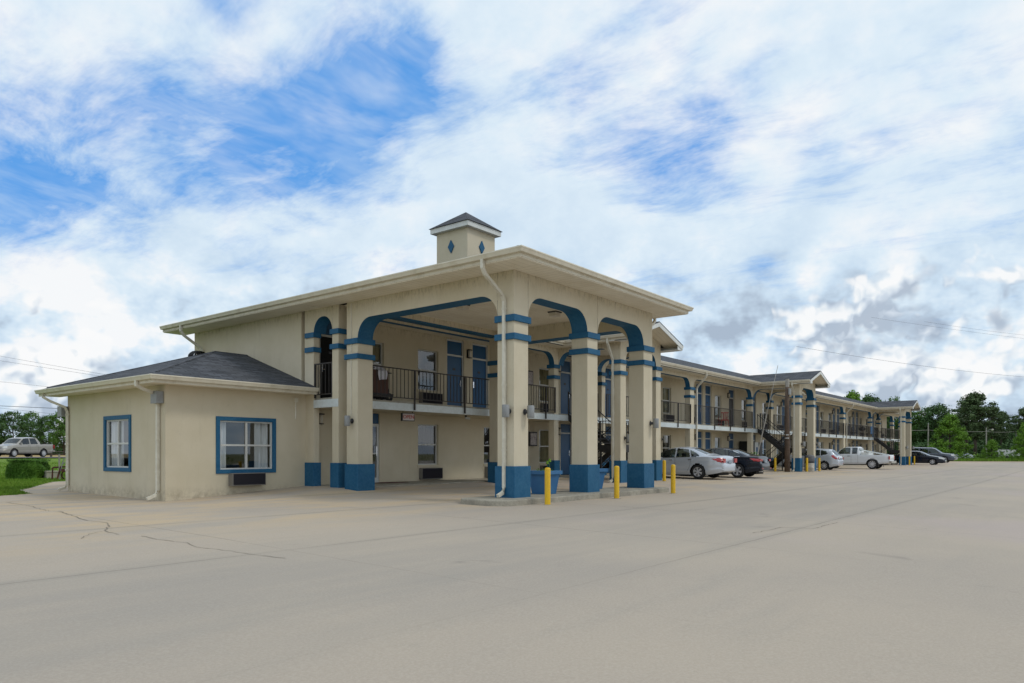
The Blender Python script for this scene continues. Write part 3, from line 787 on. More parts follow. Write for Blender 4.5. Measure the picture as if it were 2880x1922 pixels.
# wing arcade
PORT = [25.3, 47.85, 81.1]; PW = 3.45
WP = [24.0, 38.10, 60.4, 70.2, 91.0]
for x in WP[1:]: pier(x, x+.52, 17.60, 17.90)
for p in PORT:
    pier(p-.32, p, 17.62, 17.92); pier(p+PW, p+PW+.32, 17.62, 17.92)
pier(XR-.45, XR, 17.60, 17.90)
segs = [(14.25, 24.98), (28.75+.32, 38.10), (38.62, 47.53), (51.30+.32, 60.4), (60.92, 70.2), (70.72, 80.78), (84.55+.32, 91.0), (91.52, XR-.45)]
RAILPOSTS = [16.89, 19.36, 24.3, 36.5, 33.9, 31.4, 41.4, 43.8, 46.2, 54., 56.4, 58.8, 63, 65.4, 67.7, 69.9, 72.3, 74.7, 77.1, 79.5, 87.1, 89.3, 93.7]
def railing(axis, at, a, c, posts, z=FL, name='balcony_railing', drop=True, h=1.06, b=None):
    own = b is None; b = b or MB()
    bx = (lambda p0, p1, d, w, q0, q1: b.box(p0, p1, d-w, d+w, q0, q1)) if axis == 'x' else (lambda p0, p1, d, w, q0, q1: b.box(d-w, d+w, p0, p1, q0, q1))
    bx(a, c, at, .02, z+h-.035, z+h); bx(a, c, at, .014, z+.09, z+.12)
    n = int((c-a)/.166)
    for i in range(1, n): p = a+(c-a)*i/n; bx(p-.009, p+.009, at, .009, z+.12, z+h-.035)
    for p in posts+[a+.02, c-.02]:
        if a <= p <= c: bx(p-.024, p+.024, at, .024, z-(.27 if drop and p in posts else .0), z+h-.002)
    if own: return b.build(name, 'rail_metal', motel)
for (a, c) in segs:
    arch_beam('x', 17.62, 17.88, a, c, 4.73, .49)
    railing('x', WE-.045, a+.01, c-.01, [p for p in RAILPOSTS if a < p < c])
for p in PORT: railing('x', WE+.2, p+1.75, p+PW-.05, [p+1.8, p+2.6])
railing('y', XL+.03, 17.9, 18.78, [])
railing('y', XR-.03, 17.9, WY-.02, [])
# upper walkway slab, white fascia, ceiling
b = MB(); b.box(XL+.05, XR-.05, WE+.03, WY-.003, 2.44, 2.695, 0); b.build('walkway_slab', 'kerb_concrete', motel)
b = MB(); b.box(XL+.06, XR-.06, WE+.06, WY-.004, 2.405, 2.437); b.build('walkway_soffit', 'stucco', motel)
b = MB(); b.box(XL-.01, XR, WE-.005, WE+.028, 2.40, 2.64); b.box(XL-.01, XL+.045, WE+.03, WY-.46, 2.40, 2.64); b.build('slab_fascia', 'slab_white', motel)
b = MB(); b.box(XL+.2, XR-.01, 17.16, WY-.003, TOP-.03, TOP-.005); b.build('walkway_ceiling', 'soffit_y', motel)
b = MB(); b.box(14.2, 20.5, 11.2, 17.0, TOP-.05, TOP-.02); b.build('canopy_ceiling', 'soffit_x', motel)
for (x, y) in ((16.0, 14.6), (18.6, 13.1)):
    o = MB().box(x-.16, x+.16, y-.16, y+.16, TOP-.085, TOP-.051).build('canopy_light', 'dark_grey', motel)
    MB().box(x-.13, x+.13, y-.13, y+.13, TOP-.19, TOP-.086).build('diffuser', 'diffuser', o)
# ground-floor walkway apron
b = MB(); b.box(XL+.3, XR, 17.35, WY, -.3, .005); b.build('entry_walk', 'kerb_concrete'); bpy.data.objects['entry_walk'].parent = motel

# --- roofs --------------------------------------------------------------
ea, SL = EV+.035, .34
CXL, CYF, CXR, WEV, BEV, GE = 12.97, 10.07, 21.74, 17.0, 26.75, 96.8
zr = lambda d: ea+SL*d
rx = (CXL+CXR)/2; hd = rx-CXL; ry = (WEV+BEV)/2; hm = ry-WEV
r = MB()
r.slab([(CXL, CYF, ea), (CXR, CYF, ea), (rx, CYF+hd, zr(hd))], .05)
r.slab([(CXL, CYF, ea), (rx, CYF+hd, zr(hd)), (rx, WEV+hd, zr(hd)), (CXL+hm, ry, zr(hm)), (CXL, BEV, ea)], .05)
r.slab([(CXR, CYF, ea), (CXR, WEV, ea), (rx, WEV+hd, zr(hd)), (rx, CYF+hd, zr(hd))], .05)
r.slab([(CXR, WEV, ea), (GE, WEV, ea), (GE, ry, zr(hm)), (CXL+hm, ry, zr(hm)), (rx, WEV+hd, zr(hd))], .05)
r.slab([(CXL, BEV, ea), (CXL+hm, ry, zr(hm)), (GE, ry, zr(hm)), (GE, BEV, ea)], .05)
r.build('main_roof', 'shingle', motel)
MB().quad([(XR, WEV, ea-.06), (XR, BEV, ea-.06), (XR, ry, zr(hm)-.06)]).build('gable_wall', 'stucco', motel)
# ridge / hip caps
rc = MB()
for q in ([(CXL, CYF, ea), (rx, CYF+hd, zr(hd))], [(CXR, CYF, ea), (rx, CYF+hd, zr(hd))], [(rx, CYF+hd, zr(hd)), (rx, WEV+hd, zr(hd))], [(CXL+hm, ry, zr(hm)), (GE, ry, zr(hm))]):
    q0, q1 = Vector(q[0]), Vector(q[1]); rc.tube([q0.lerp(q1, .06)-Vector((0, 0, .012)), q1-Vector((0, 0, .012))], .04, 6)
rc.build('ridge_cap', 'shingle', motel)
GUT = [(0., EV+.015), (.12, EV+.015), (.125, EV-.01), (.108, EV-.04), (.085, EV-.10), (0., EV-.105)]
FAS = [(-.02, EV+.01), (-.001, EV+.01), (-.001, EV-.185), (-.02, EV-.185)]
def eaves(path, name='gutter', z=0.):
    pr = [(o_, q+z) for o_, q in GUT]; MB().sweep(path, pr).build(name, 'gutter_paint', motel)
    MB().sweep(path, [(o_, q+z) for o_, q in FAS]).build('fascia_board', 'gutter_paint', motel)
g0 = .02
PO = .45
path = [(CXL+g0, BEV-g0), (CXL+g0, CYF+g0), (CXR-g0, CYF+g0), (CXR-g0, WEV+g0)]
YG = 13.82        # front edge of the portico gables
for p in PORT:
    path += [(p-PO, WEV+g0), (p-PO, YG+.03)]; eaves(path); path = [(p+PW+PO, YG+.03), (p+PW+PO, WEV+g0)]
path += [(GE-.02, WEV+g0)]; eaves(path)
SZ0, SZ1 = TOP-.025, TOP-.004
b = MB(); b.box(CXL+.04, 13.797, CYF+.04, BEV-.04, SZ0, SZ1); b.build('soffit', 'soffit_y', motel)
b = MB(); b.box(13.80, 20.873, CYF+.04, 10.917, SZ0, SZ1); b.build('soffit', 'soffit_x', motel)
b = MB(); b.box(20.876, CXR-.04, CYF+.04, 17.15, SZ0, SZ1); b.build('soffit', 'soffit_y', motel)
b = MB(); b.box(20.876, GE-.05, 17.155, 17.617, SZ0, SZ1); b.build('soffit', 'soffit_x', motel)
# porticos
YP0, YP1 = 14.64, 15.08
def stairs(p):
    """switchback steel stair inside the portico: upper flight on the near side"""
    st = MB(); tr = MB(); rl = MB()
    xa0, xa1 = p+.66, p+1.62; xb0, xb1 = p+1.80, p+2.76
    yt, yl = 17.56, 15.98; zl = 1.36; yb = 17.62
    def flight(x0, x1, ya, za, yb_, zb, n):
        for x in (x0, x1):
            dz_ = .27
            P_ = [(x-.02, ya, za+.02), (x+.02, ya, za+.02)]
            st = MB(); b0 = 0
            for (y, z) in ((ya, za), (yb_, zb)):
                st.v += [(x-.022, y, z-dz_), (x+.022, y, z-dz_), (x+.022, y, z+.03), (x-.022, y, z+.03)]
            for q in ((0,1,2,3), (7,6,5,4), (0,4,5,1), (1,5,6,2), (2,6,7,3), (3,7,4,0)): st.f.append(tuple(b0+i for i in q)); st.mi.append(0)
            st.build('stair_stringer', 'black_metal', motel)
        for i in range(n):
            t = (i+.5)/n; y = ya+(yb_-ya)*t; z = za+(zb-za)*t
            tr.box(x0+.022, x1-.022, y-.14, y+.14, z-.035, z)
        for x in (x0, x1):
            rl.tube([(x, ya, za+.92), (x, yb_, zb+.92)], .022, 6); rl.tube([(x, ya, za+.13), (x, yb_, zb+.13)], .015, 6)
            m_ = 10
            for i in range(m_+1):
                t = i/m_; y = ya+(yb_-ya)*t; z = za+(zb-za)*t; w_ = .024 if i in (0, m_) else .009
                rl.box(x-w_, x+w_, y-w_, y+w_, z-.05, z+(.98 if i in (0, m_) else .91))
    flight(xa0, xa1, yt, FL-.02, yl, zl, 7); flight(xb0, xb1, yl, zl, yb, -.05, 7)
    tr.box(xa0-.03, xb1+.03, 15.1, yl, zl-.05, zl); tr.build('stair_tread', 'black_metal', motel)
    for x in (xa0-.02, xb1+.02): rl.box(x-.03, x+.03, 15.10, 15.16, gz(x, 15.1)-.05, zl+.98); rl.box(x-.03, x+.03, 15.9, 15.96, gz(x, 15.1)-.05, zl)
    for (q0, q1) in (((xa0-.02, 15.13), (xb1+.02, 15.13)), ((xa0-.02, 15.13), (xa0-.02, yl)), ((xb1+.02, 15.13), (xb1+.02, yl))):
        for h in (.98, .55, .13): rl.tube([(q0[0], q0[1], zl+h), (q1[0], q1[1], zl+h)], .018, 6)
        n = int(hypot(q1[0]-q0[0], q1[1]-q0[1])/.14)
        for i in range(1, n): 
            x = q0[0]+(q1[0]-q0[0])*i/n; y = q0[1]+(q1[1]-q0[1])*i/n; rl.box(x-.008, x+.008, y-.008, y+.008, zl+.13, zl+.97)
    st2 = MB(); st2.box(xa0-.03, xb1+.03, 15.08, 15.12, zl-.30, zl-.0); st2.box(xa0-.045, xa0-.01, 15.12, yl, zl-.30, zl-.02); st2.box(xb1+.01, xb1+.045, 15.12, yl, zl-.30, zl-.02); st2.build('landing_frame', 'black_metal', motel)
    rl.build('stair_railing', 'black_metal', motel)
for k, p in enumerate(PORT):
    q = p+PW; W0 = .44
    pier(p, p+W0, YP0, YP1); pier(q-W0, q, YP0, YP1)
    arch_beam('x', YP0, YP1, p+W0, q-W0, 4.73, .52)
    arch_beam('y', p+.02, p+.38, YP1, 17.62, 4.73, .52); arch_beam('y', q-.38, q-.02, YP1, 17.62, 4.73, .52)
    arch_beam('x', 17.62, 17.88, p, q, 4.73, .49)
    hw = PW/2+PO; xc = p+PW/2; sp = .33; zt = ea+sp*hw; yr = WEV+(zt-ea)/SL
    r = MB(); r.slab([(p-PO, YG, ea), (xc, YG, zt), (xc, yr, zt), (p-PO, WEV, ea)], .04); r.slab([(q+PO, YG, ea), (q+PO, WEV, ea), (xc, yr, zt), (xc, YG, zt)], .04)
    r.build('portico_roof', 'shingle', motel)
    g_ = MB(); zg = ea-.05
    pts = [(p, YP0+.01, TOP-.02), (q, YP0+.01, TOP-.02), (q, YP0+.01, zg+sp*PO), (xc, YP0+.01, zg+sp*hw), (p, YP0+.01, zg+sp*PO)]
    g_.quad(pts); g_.build('gable_wall', 'stucco', motel)
    s_ = MB(); zs = ea-.075
    s_.slab([(p-PO+.04, YG+.03, zs), (xc, YG+.03, zs+sp*(hw-.04)), (xc, YP0+.008, zs+sp*(hw-.04)), (p-PO+.04, YP0+.008, zs)], .012)
    s_.slab([(q+PO-.04, YG+.03, zs), (q+PO-.04, YP0+.008, zs), (xc, YP0+.008, zs+sp*(hw-.04)), (xc, YG+.03, zs+sp*(hw-.04))], .012)
    s_.build('gable_soffit', 'soffit_y', motel)
    rk = MB()
    for sx in (-1, 1):
        xe = xc+sx*(hw-.005); b0 = len(rk.v)
        for (x, z) in ((xe, ea-.042), (xc, ea-.042+sp*hw)):
            rk.v += [(x, YG+.001, z-.17), (x, YG+.026, z-.17), (x, YG+.026, z), (x, YG+.001, z)]
        for f_ in ((0,1,2,3), (7,6,5,4), (0,4,5,1), (1,5,6,2), (2,6,7,3), (3,7,4,0)): rk.f.append(tuple(b0+i for i in f_)); rk.mi.append(0)
        xi = xc+sx*(PW/2+.002)
        rk.box(xi, xe, YG+.03, YP0, TOP-.035, TOP-.012); rk.box(xi, xe, YG+.027, YG+.045, TOP-.035, TOP+.13)
        rk.box(xe-.02*(sx > 0)-.0, xe+.02*(sx < 0), YG+.046, YP0+.3, TOP-.035, TOP+.12)
    rk.build('rake_board', 'white_paint', motel)
    b = MB(); b.box(p+.39, q-.39, YP1+.002, 17.158, TOP-.05, TOP-.02); b.build('portico_ceiling', 'soffit_y', motel)
    b = MB(); b.box(p-PO+.02, p-.002, YP0, 17.15, SZ0, SZ1); b.box(q+.002, q+PO-.02, YP0, 17.15, SZ0, SZ1); b.build('soffit', 'soffit_y', motel)
    stairs(p)
    for (x, y, d) in ((p+.2, YP0, None), (q-.05, YP0, None)):
        canister((x+.12, YP0, 1.62), (.4, -.92))
# downspouts: a hooked top off the gutter, straight fall, kicked-out foot
def spout(pts, r=.055):
    o = MB().tube(pts, r, 4, rot=pi/4).build('downspout', 'spout_paint', motel)
    zs = sorted((p[2] for p in pts)); 
    st = MB()
    a, c = max(((Vector(p), Vector(q)) for p, q in zip(pts, pts[1:])), key=lambda t: (t[1]-t[0]).length)
    for f_ in (.04, .45, .80):
        p = a.lerp(c, f_); MB().box(p.x-.047, p.x+.047, p.y-.047, p.y+.047, p.z-.02, p.z+.02).build('strap', 'spout_paint', o)
def spoutX(xg, xw, y, zt, zb, dy=0.):   # gutter on an x = const eave
    spout([(xg, y, zt), (xg, y, zt-.20), (xg+.10, y+dy*.2, zt-.34), (xw-.14, y+dy*.8, zt-.72), (xw-.055, y+dy, zt-.86), (xw-.055, y+dy, zb+.24), (xw-.12, y+dy, zb+.10), (xw-.30, y+dy, zb+.03)])
def spoutY(yg, yw, x, zt, zb, dx_=0.):
    spout([(x, yg, zt), (x, yg, zt-.20), (x+dx_*.2, yg+.10, zt-.34), (x+dx_*.8, yw-.14, zt-.72), (x+dx_, yw-.055, zt-.86), (x+dx_, yw-.055, zb+.24), (x+dx_, yw-.12, zb+.10), (x+dx_, yw-.30, zb+.03)])
spoutX(CXL-.03, 13.80, 11.18, EV-.09, IZ+.02)
spoutX(CXL-.03, 13.80, 25.3, EV-.09, 3.0)
spoutX(CXR+.03-1.2+1.2, 21.9, 15.5, EV-.09, 4.2) if False else None
spoutY(WEV-.03, 17.60, 38.85, EV-.09, 0.0)
spoutY(WEV-.03, 17.60, 71.0, EV-.09, 0.0)
for p in PORT: spoutX(p-PO-.03, p, 14.95, EV-.09, gz(p, 14.9))
for (x, y, z) in ((21.72+.06, 10.5, 0),):
    spout([(21.76, 11.3, EV-.09), (21.76, 11.3, EV-.27), (21.62, 11.3, EV-.40), (21.05, 11.3, EV-.58), (20.935, 11.3, EV-.72), (20.935, 11.3, .25), (21.0, 11.3, .12)])
# pier lamps at the entrance canopy
canister((13.95, 10.92, 1.62+.02), (-.7, -.7)) if False else None
canister((13.80, 11.08, 2.02), (-1, -.25)); canister((14.22, 10.92, 2.02), (.15, -1)); canister((20.72, 10.92, 1.95), (.35, -1)); canister((13.80, 16.95, 1.95), (-1, .1)); 
# conduit on the left canopy pier
MB().tube([(13.785, 16.98, 5.4), (13.785, 16.98, 2.15)], .014, 6).build('conduit', 'spout_paint', motel)
# cupola on the canopy ridge
cx, cy, ch = 17.35, 15.69, .655
cz = EYE+7.0
o = MB().box(cx-ch, cx+ch, cy-ch, cy+ch, 6.9, cz).build('cupola', 'stucco', motel)
e = .80; t_ = MB(); t_.box(cx-e, cx+e, cy-e, cy+e, cz-.02, cz+.13); t_.build('cupola_trim', 'white_paint', o)
t_ = MB(); e = .84; a = EYE+7.73; q = [(cx-e, cy-e), (cx+e, cy-e), (cx+e, cy+e), (cx-e, cy+e)]
for i in range(4): t_.quad([(*q[i], cz+.135), (*q[(i+1) % 4], cz+.135), (cx, cy, a)])
t_.quad([(*p, cz+.134) for p in q]); t_.build('cupola_roof', 'shingle', o)
zc = EYE+6.48
for (nx, ny) in ((-1, 0), (0, -1)):
    d = MB(); w_, h_ = .125, .205; off, th = ch, .035
    if nx: 
        P_ = [(cx-off-th, cy+.02, zc-h_), (cx-off-th, cy+.02+w_, zc), (cx-off-th, cy+.02, zc+h_), (cx-off-th, cy+.02-w_, zc)]; P2 = [(cx-off, *p[1:]) for p in P_]
    else:
        P_ = [(cx, cy-off-th, zc-h_), (cx-w_, cy-off-th, zc), (cx, cy-off-th, zc+h_), (cx+w_, cy-off-th, zc)]; P2 = [(p[0], cy-off, p[2]) for p in P_]
    d.quad(P_)
    for i in range(4): d.quad([P_[i], P_[(i+1) % 4], P2[(i+1) % 4], P2[i]])
    d.build('diamond_ornament', 'blue_paint', o)

# --- annex ---------------------------------------------------------------
AX0, AY0, AY1 = 9.40, 19.2, 25.6; AT = 2.86; AE = 2.99
ah = MB()
wall_holes(ah, 'y', AY0, .14, AX0, 13.83, -.4, AT, [(10.93, 12.62, -.45+.99, .945+.99)])
wall_holes(ah, 'x', AX0, .14, AY0+.141, AY1, -.4, AT, [(21.27, 22.80, -.40+.99, .995+.99)])
ah.quad([(AX0, AY0, -.4), (AX0, AY0+.141, -.4), (AX0, AY0+.141, AT), (AX0, AY0, AT)])
ah.box(AX0+.14, 13.79, AY1-.15, AY1, -.4, AT); ah.build('annex_wall', 'stucco', motel)
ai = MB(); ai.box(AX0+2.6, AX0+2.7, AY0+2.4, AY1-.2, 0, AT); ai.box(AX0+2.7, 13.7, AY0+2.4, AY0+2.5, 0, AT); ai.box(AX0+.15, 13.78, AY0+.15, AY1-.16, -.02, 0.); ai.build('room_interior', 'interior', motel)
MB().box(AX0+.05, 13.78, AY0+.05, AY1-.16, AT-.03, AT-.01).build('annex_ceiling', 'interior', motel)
wf = window(10.93, 12.62, .54, 1.935, 'y', AY0, style='four', inset=.02, sill=False, curt=[(0, .17, 'curtain_white'), (.70, .97, 'curtain_white')])
wl = window(21.27, 22.80, .59, 1.985, 'x', AX0, style='four', inset=.02, sill=False, curt=[(.48, .98, 'curtain_white')])
def surround(axis, at, a0, a1, z0, z1, w_, par):
    b = MB(); P = (lambda p0, p1, q0, q1: b.box(p0, p1, at-.035, at+.019, q0, q1)) if axis == 'y' else (lambda p0, p1, q0, q1: b.box(at-.035, at+.019, p0, p1, q0, q1))
    P(a0-w_, a1+w_, z1, z1+w_); P(a0-w_, a1+w_, z0-w_, z0); P(a0-w_, a0, z0, z1); P(a1, a1+w_, z0, z1)
    b.build('surround', 'blue_paint', par, bevel=.006)
surround('y', AY0, 10.935, 12.615, .545, 1.93, .115, wf); surround('x', AX0, 21.275, 22.795, .595, 1.98, .115, wl)
ac_unit(11.20, 12.26, .08, .44, 'y', AY0, out=.22)
HX, HY0, HY1 = 8.78, 18.6, 26.28; hh = (HY1-HY0)/2; s2 = .34; ae = AE+.03; zt = ae+s2*hh
r = MB(); yc = (HY0+HY1)/2
r.slab([(HX, HY0, ae), (13.80, HY0, ae), (13.80, yc, zt), (HX+hh, yc, zt)], .05)
r.slab([(HX, HY0, ae), (HX+hh, yc, zt), (HX, HY1, ae)], .05)
r.slab([(HX, HY1, ae), (HX+hh, yc, zt), (13.80, yc, zt), (13.80, HY1, ae)], .05)
r.build('annex_roof', 'shingle', motel)
rc = MB(); rc.tube([(HX+.2, HY0+.2, ae+.068-.01), (HX+hh, yc, zt-.01), (13.78, yc, zt-.01)], .04, 6); rc.tube([(HX+.2, HY1-.2, ae+.058), (HX+hh, yc, zt-.01)], .04, 6); rc.build('ridge_cap', 'shingle', motel)
eaves([(HX+.02, HY1-.02), (HX+.02, HY0+.02), (13.78, HY0+.02)], z=AE-EV)
b = MB(); b.box(HX+.04, AX0-.002, HY0+.04, HY1-.04, AT-.035, AT-.012); b.build('soffit', 'soffit_y', motel)
b = MB(); b.box(AX0, 13.79, HY0+.04, AY0-.002, AT-.035, AT-.012); b.build('soffit', 'soffit_x', motel)
spout([(HX-.03, 19.42, AE-.09), (HX-.03, 19.42, AE-.22), (HX+.15, 19.45, AE-.30), (AX0-.12, 19.50, AE-.40), (AX0-.06, 19.50, AE-.52), (AX0-.06, 19.50, .02), (AX0-.13, 19.50, -.12), (AX0-.34, 19.50, -.2)])
spout([(HX-.03, 25.75, AE-.09), (HX-.03, 25.75, AE-.22), (HX+.15, 25.7, AE-.34), (AX0-.12, 25.5, AE-.52), (AX0-.06, 25.48, AE-.66), (AX0-.06, 25.48, .02), (AX0-.13, 25.46, -.08), (AX0-.32, 25.46, -.14)])
for (y, z) in ((19.44, 2.5), (25.72, 2.35)):
    o = MB().box(AX0-.19, AX0-.005, y-.16, y+.16, z-.17, z+.15).build('junction_box', 'grey_metal', motel, bevel=.008)
    MB().box(AX0-.20, AX0-.19, y-.165, y+.165, z-.175, z+.155).build('cover', 'grey_metal', o)
MB().tube([(13.42, AY0-.02, 2.62), (13.42, AY0-.02, 2.05)], .022, 8).box(13.36, 13.48, AY0-.07, AY0, 2.58, 2.70).build('flood_sensor', 'spout_paint', motel)
# turbine vent
vt = MB(); vx, vy, vz = 12.88, 24.0, ae+s2*(HY1-24.0)+.22
vt.lathe([(.16, -.40), (.16, .12), (.17, .13)], 'z', (vx, vy, vz), 16)
o = vt.build('turbine_vent', 'vent_black', motel, smooth=True)
fn_ = MB()
for k in range(22):
    a = 2*pi*k/22; pts = []
    for j in range(7):
        t = j/6; rad = .17+.13*sin(pi*t)**.8; z = vz+.14+.34*t; aa = a+.35*t
        pts.append((vx+rad*cos(aa), vy+rad*sin(aa), z))
    for (p, q) in zip(pts, pts[1:]):
        w_ = .032; n_ = Vector((-sin(a+.9), cos(a+.9), 0))*w_
        fn_.quad([Vector(p)-n_, Vector(p)+n_, Vector(q)+n_, Vector(q)-n_])
fn_.lathe([(0, .5), (.15, .49), (.19, .45)], 'z', (vx, vy, vz), 16).build('fin', 'vent_black', o)

# ------------------------------------------------------------------ island and bollards
isl = MB(); P_ = []
rad = .55
x0, x1, y0, y1 = 12.75, 21.25, 10.42, 12.0
for (cx, cy, a0) in ((x1-.3, y0+.3, -pi/2), (x1-.3, y1-.3, 0), (x0+rad, y1-rad, pi/2), (x0+rad, y0+rad, pi)):
    rr_ = .3 if cx > 15 else rad
    for k in range(9): a = a0+k/8*pi/2; P_.append((cx+rr_*cos(a), cy+rr_*sin(a)))
n = len(P_); isl.v += [(x, y, IZ) for x, y in P_]+[(x, y, -.42) for x, y in P_]
isl.f.append(tuple(range(n))); isl.mi.append(0)
for i in range(n): j = (i+1) % n; isl.f.append((i, n+i, n+j, j)); isl.mi.append(0)
tag(isl.build('kerb_island', 'kerb_concrete', bevel=.025), kind='structure')
def bollard(x, y, label, h=.86):
    z = gz(x, y)
    t = thing('bollard', label, 'bollard', (x, y, z), 0, 'yellow steel bollards')
    MB().lathe([(.0, h+.028), (.04, h+.024), (.065, h+.006), (.07, h-.02), (.07, -.06)], 'z', n=20).build('post', 'yellow_paint', t, smooth=True)
    MB().lathe([(.075, .012), (.12, .004), (.13, -.02)], 'z', n=18).build('footing', 'kerb_concrete', t)
bollard(14.02, 10.08, 'nearest yellow bollard, before the gap between the first and second canopy piers')
bollard(17.15, 10.04, 'yellow bollard at the kerb between the second and third canopy piers')
bollard(20.45+.0, 10.0, 'yellow bollard in the lot just past the end of the kerb island')
bollard(28.0, 14.1, 'yellow bollard standing closest to the tail of the silver sedan')
bollard(46.6, 15.75, 'yellow bollard between the black sedan and the wooden utility pole')
bollard(48.35, 14.33, 'yellow bollard just left of the trash drum')
bollard(50.3, 14.12, 'yellow bollard between the trash drum and the silver hatchback')
bollard(81.7, 14.32, 'far yellow bollard in front of the last portico, the left one of two')
bollard(84.75, 14.4, 'farthest yellow bollard, beside the black sedan behind the last portico')

# ------------------------------------------------------------------ planters
def planter(x, y, label, rz=0., s=1., z=IZ, plant='sparse'):
    t = thing('planter', label, 'planter', (x, y, z), rz, 'blue planters')
    h = .62*s; a, c = .30*s, .23*s
    MB().frustum(0, 0, 0, h-.1*s, c, c, a, a).build('tub', 'planter_blue', t, bevel=.01)
    b = MB(); o = a+.055*s
    b.box(-o, o, -o, -a+.03, h-.1*s, h); b.box(-o, o, a-.03, o, h-.1*s, h); b.box(-o, -a+.03, -a+.03, a-.03, h-.1*s, h); b.box(a-.03, o, -a+.03, a-.03, h-.1*s, h); b.build('rim', 'planter_blue', t, bevel=.008)
    MB().box(-a+.02, a-.02, -a+.02, a-.02, h-.14*s, h-.07*s).build('soil', 'bark', t)
    lf = MB(); rd = random.Random(int(x*100))
    n = 260 if plant == 'bush' else 60; R0 = .42 if plant == 'bush' else .26
    for i in range(n):
        a_ = rd.uniform(0, 2*pi); rr_ = R0*sqrt(rd.random()); hz_ = (rd.random()**.7)*(.62 if plant == 'bush' else .14)
        p = Vector((rr_*cos(a_), rr_*sin(a_), h-.06+hz_*(1-(rr_/R0)**2*.6))); s_ = rd.uniform(.04, .075) if plant == 'bush' else rd.uniform(.02, .04)
        d = Vector((rd.gauss(0, 1), rd.gauss(0, 1), rd.gauss(0, .6)+.5)).normalized(); e_ = d.cross(Vector((rd.gauss(0, 1), rd.gauss(0, 1), rd.gauss(0, 1)))).normalized()
        f_ = d.cross(e_)
        lf.quad([p-e_*s_*.5, p+f_*s_*1.4, p+e_*s_*.5, p-f_*s_*1.0])
    if plant == 'flower':
        for q in ((.1, -.1, .26), (.2, .05, .2)): lf.tube([(q[0], q[1], h-.1), (q[0]+.02, q[1], h+q[2])], .006, 4); lf.frustum(q[0]+.02, q[1], h+q[2]-.03, h+q[2]+.06, .03, .03, .012, .012)
    lf.build('plant', 'leaf_bright' if plant == 'bush' else 'leaf_light', t)
planter(15.72, 11.42, 'blue planter with a few sprouting stems, between the first and second canopy piers', plant='flower')
planter(18.85, 11.9, 'blue planter with nothing showing above the rim, between the second and third canopy piers', plant='sparse')
planter(46.0, 16.9, 'blue planter with a bright green bush, behind the black sedan', plant='bush', z=-.05)

# ------------------------------------------------------------------ small things at the lobby
b = MB(); b.lathe([(0, .012), (.62, .012), (.66, 0)], 'z', (0, 0, 0), 28)
for i, v in enumerate(b.v): b.v[i] = (v[0]*1.15, v[1]*.55, v[2])
o = b.build('door_mat', 'mat_brown', loc=(16.95, 18.75, .006)); tag(o, 'oval dark brown mat on the ground by the glazed lobby door', 'door mat')
sg = thing('open_sign', 'small white sign reading OPEN in red, hung under the balcony by the lobby door', 'sign', (16.95, 17.95, 2.22))
sg.rotation_euler = (0, 0, R_(-12))
MB().box(-.24, .24, -.05, .05, -.135, .135).build('case', 'black_metal', sg)
MB().box(-.215, .215, -.056, -.05, -.11, .11).build('face', 'sign_white', sg)
b = MB(); b.box(-.19, -.18, -.01, .01, .13, .19); b.box(.18, .19, -.01, .01, .13, .19); b.build('hanger', 'black_metal', sg)
def letters(txt, par, size, loc, mt, rot=(pi/2, 0, 0)):
    cu = bpy.data.curves.new('lettering', 'FONT'); cu.body = txt; cu.size = size; cu.extrude = .003; cu.offset = size*.02; cu.align_x = 'CENTER'; cu.align_y = 'CENTER'
    ob = bpy.data.objects.new('lettering', cu); COL.objects.link(ob); dg = bpy.context.evaluated_depsgraph_get()
    me = bpy.data.meshes.new_from_object(ob.evaluated_get(dg)); bpy.data.objects.remove(ob); me.materials.clear(); me.materials.append(MATS[mt])
    o = bpy.data.objects.new('lettering', me); COL.objects.link(o); o.parent = par; o.location = loc; o.rotation_euler = rot
letters('OPEN', sg, .165, (0, -.06, 0.0), 'sign_red')
b = MB(); b.box(-.04, .04, -.04, .04, -.05, .05); b.tube([(0, 0, 0), (0, -.0, 0)], .02) if False else None
sc = thing('security_camera', 'small white security camera on the balcony ceiling near the canopy rear pier', 'camera', (19.9, 18.0, 2.36))
MB().box(-.03, .03, -.03, .03, -.02, .045).build('mount', 'dark_grey', sc); MB().tube([(-.02, 0, -.05), (.16, -.05, -.07)], .04, 10).build('housing', 'white_paint', sc)
nb_ = thing('notice_case', 'black framed notice case on the ground-floor wall right of the rear canopy pier', 'notice case', (25.55, WY-.12, 1.33))
MB().box(-.28, .28, -.0, .115, 0, .62).build('case', 'black_metal', nb_); MB().box(-.22, .22, -.01, -.002, .05, .57).build('notice', 'poster', nb_)
pc = thing('wall_notice', 'framed notice on the upper wall beside the tan curtained window', 'notice', (25.45, WY-.03, 4.3))
MB().box(-.2, .2, 0, .028, -.32, .32).build('frame', 'dark_grey', pc); MB().box(-.16, .16, -.006, -.001, -.27, .27).build('notice', 'poster', pc)
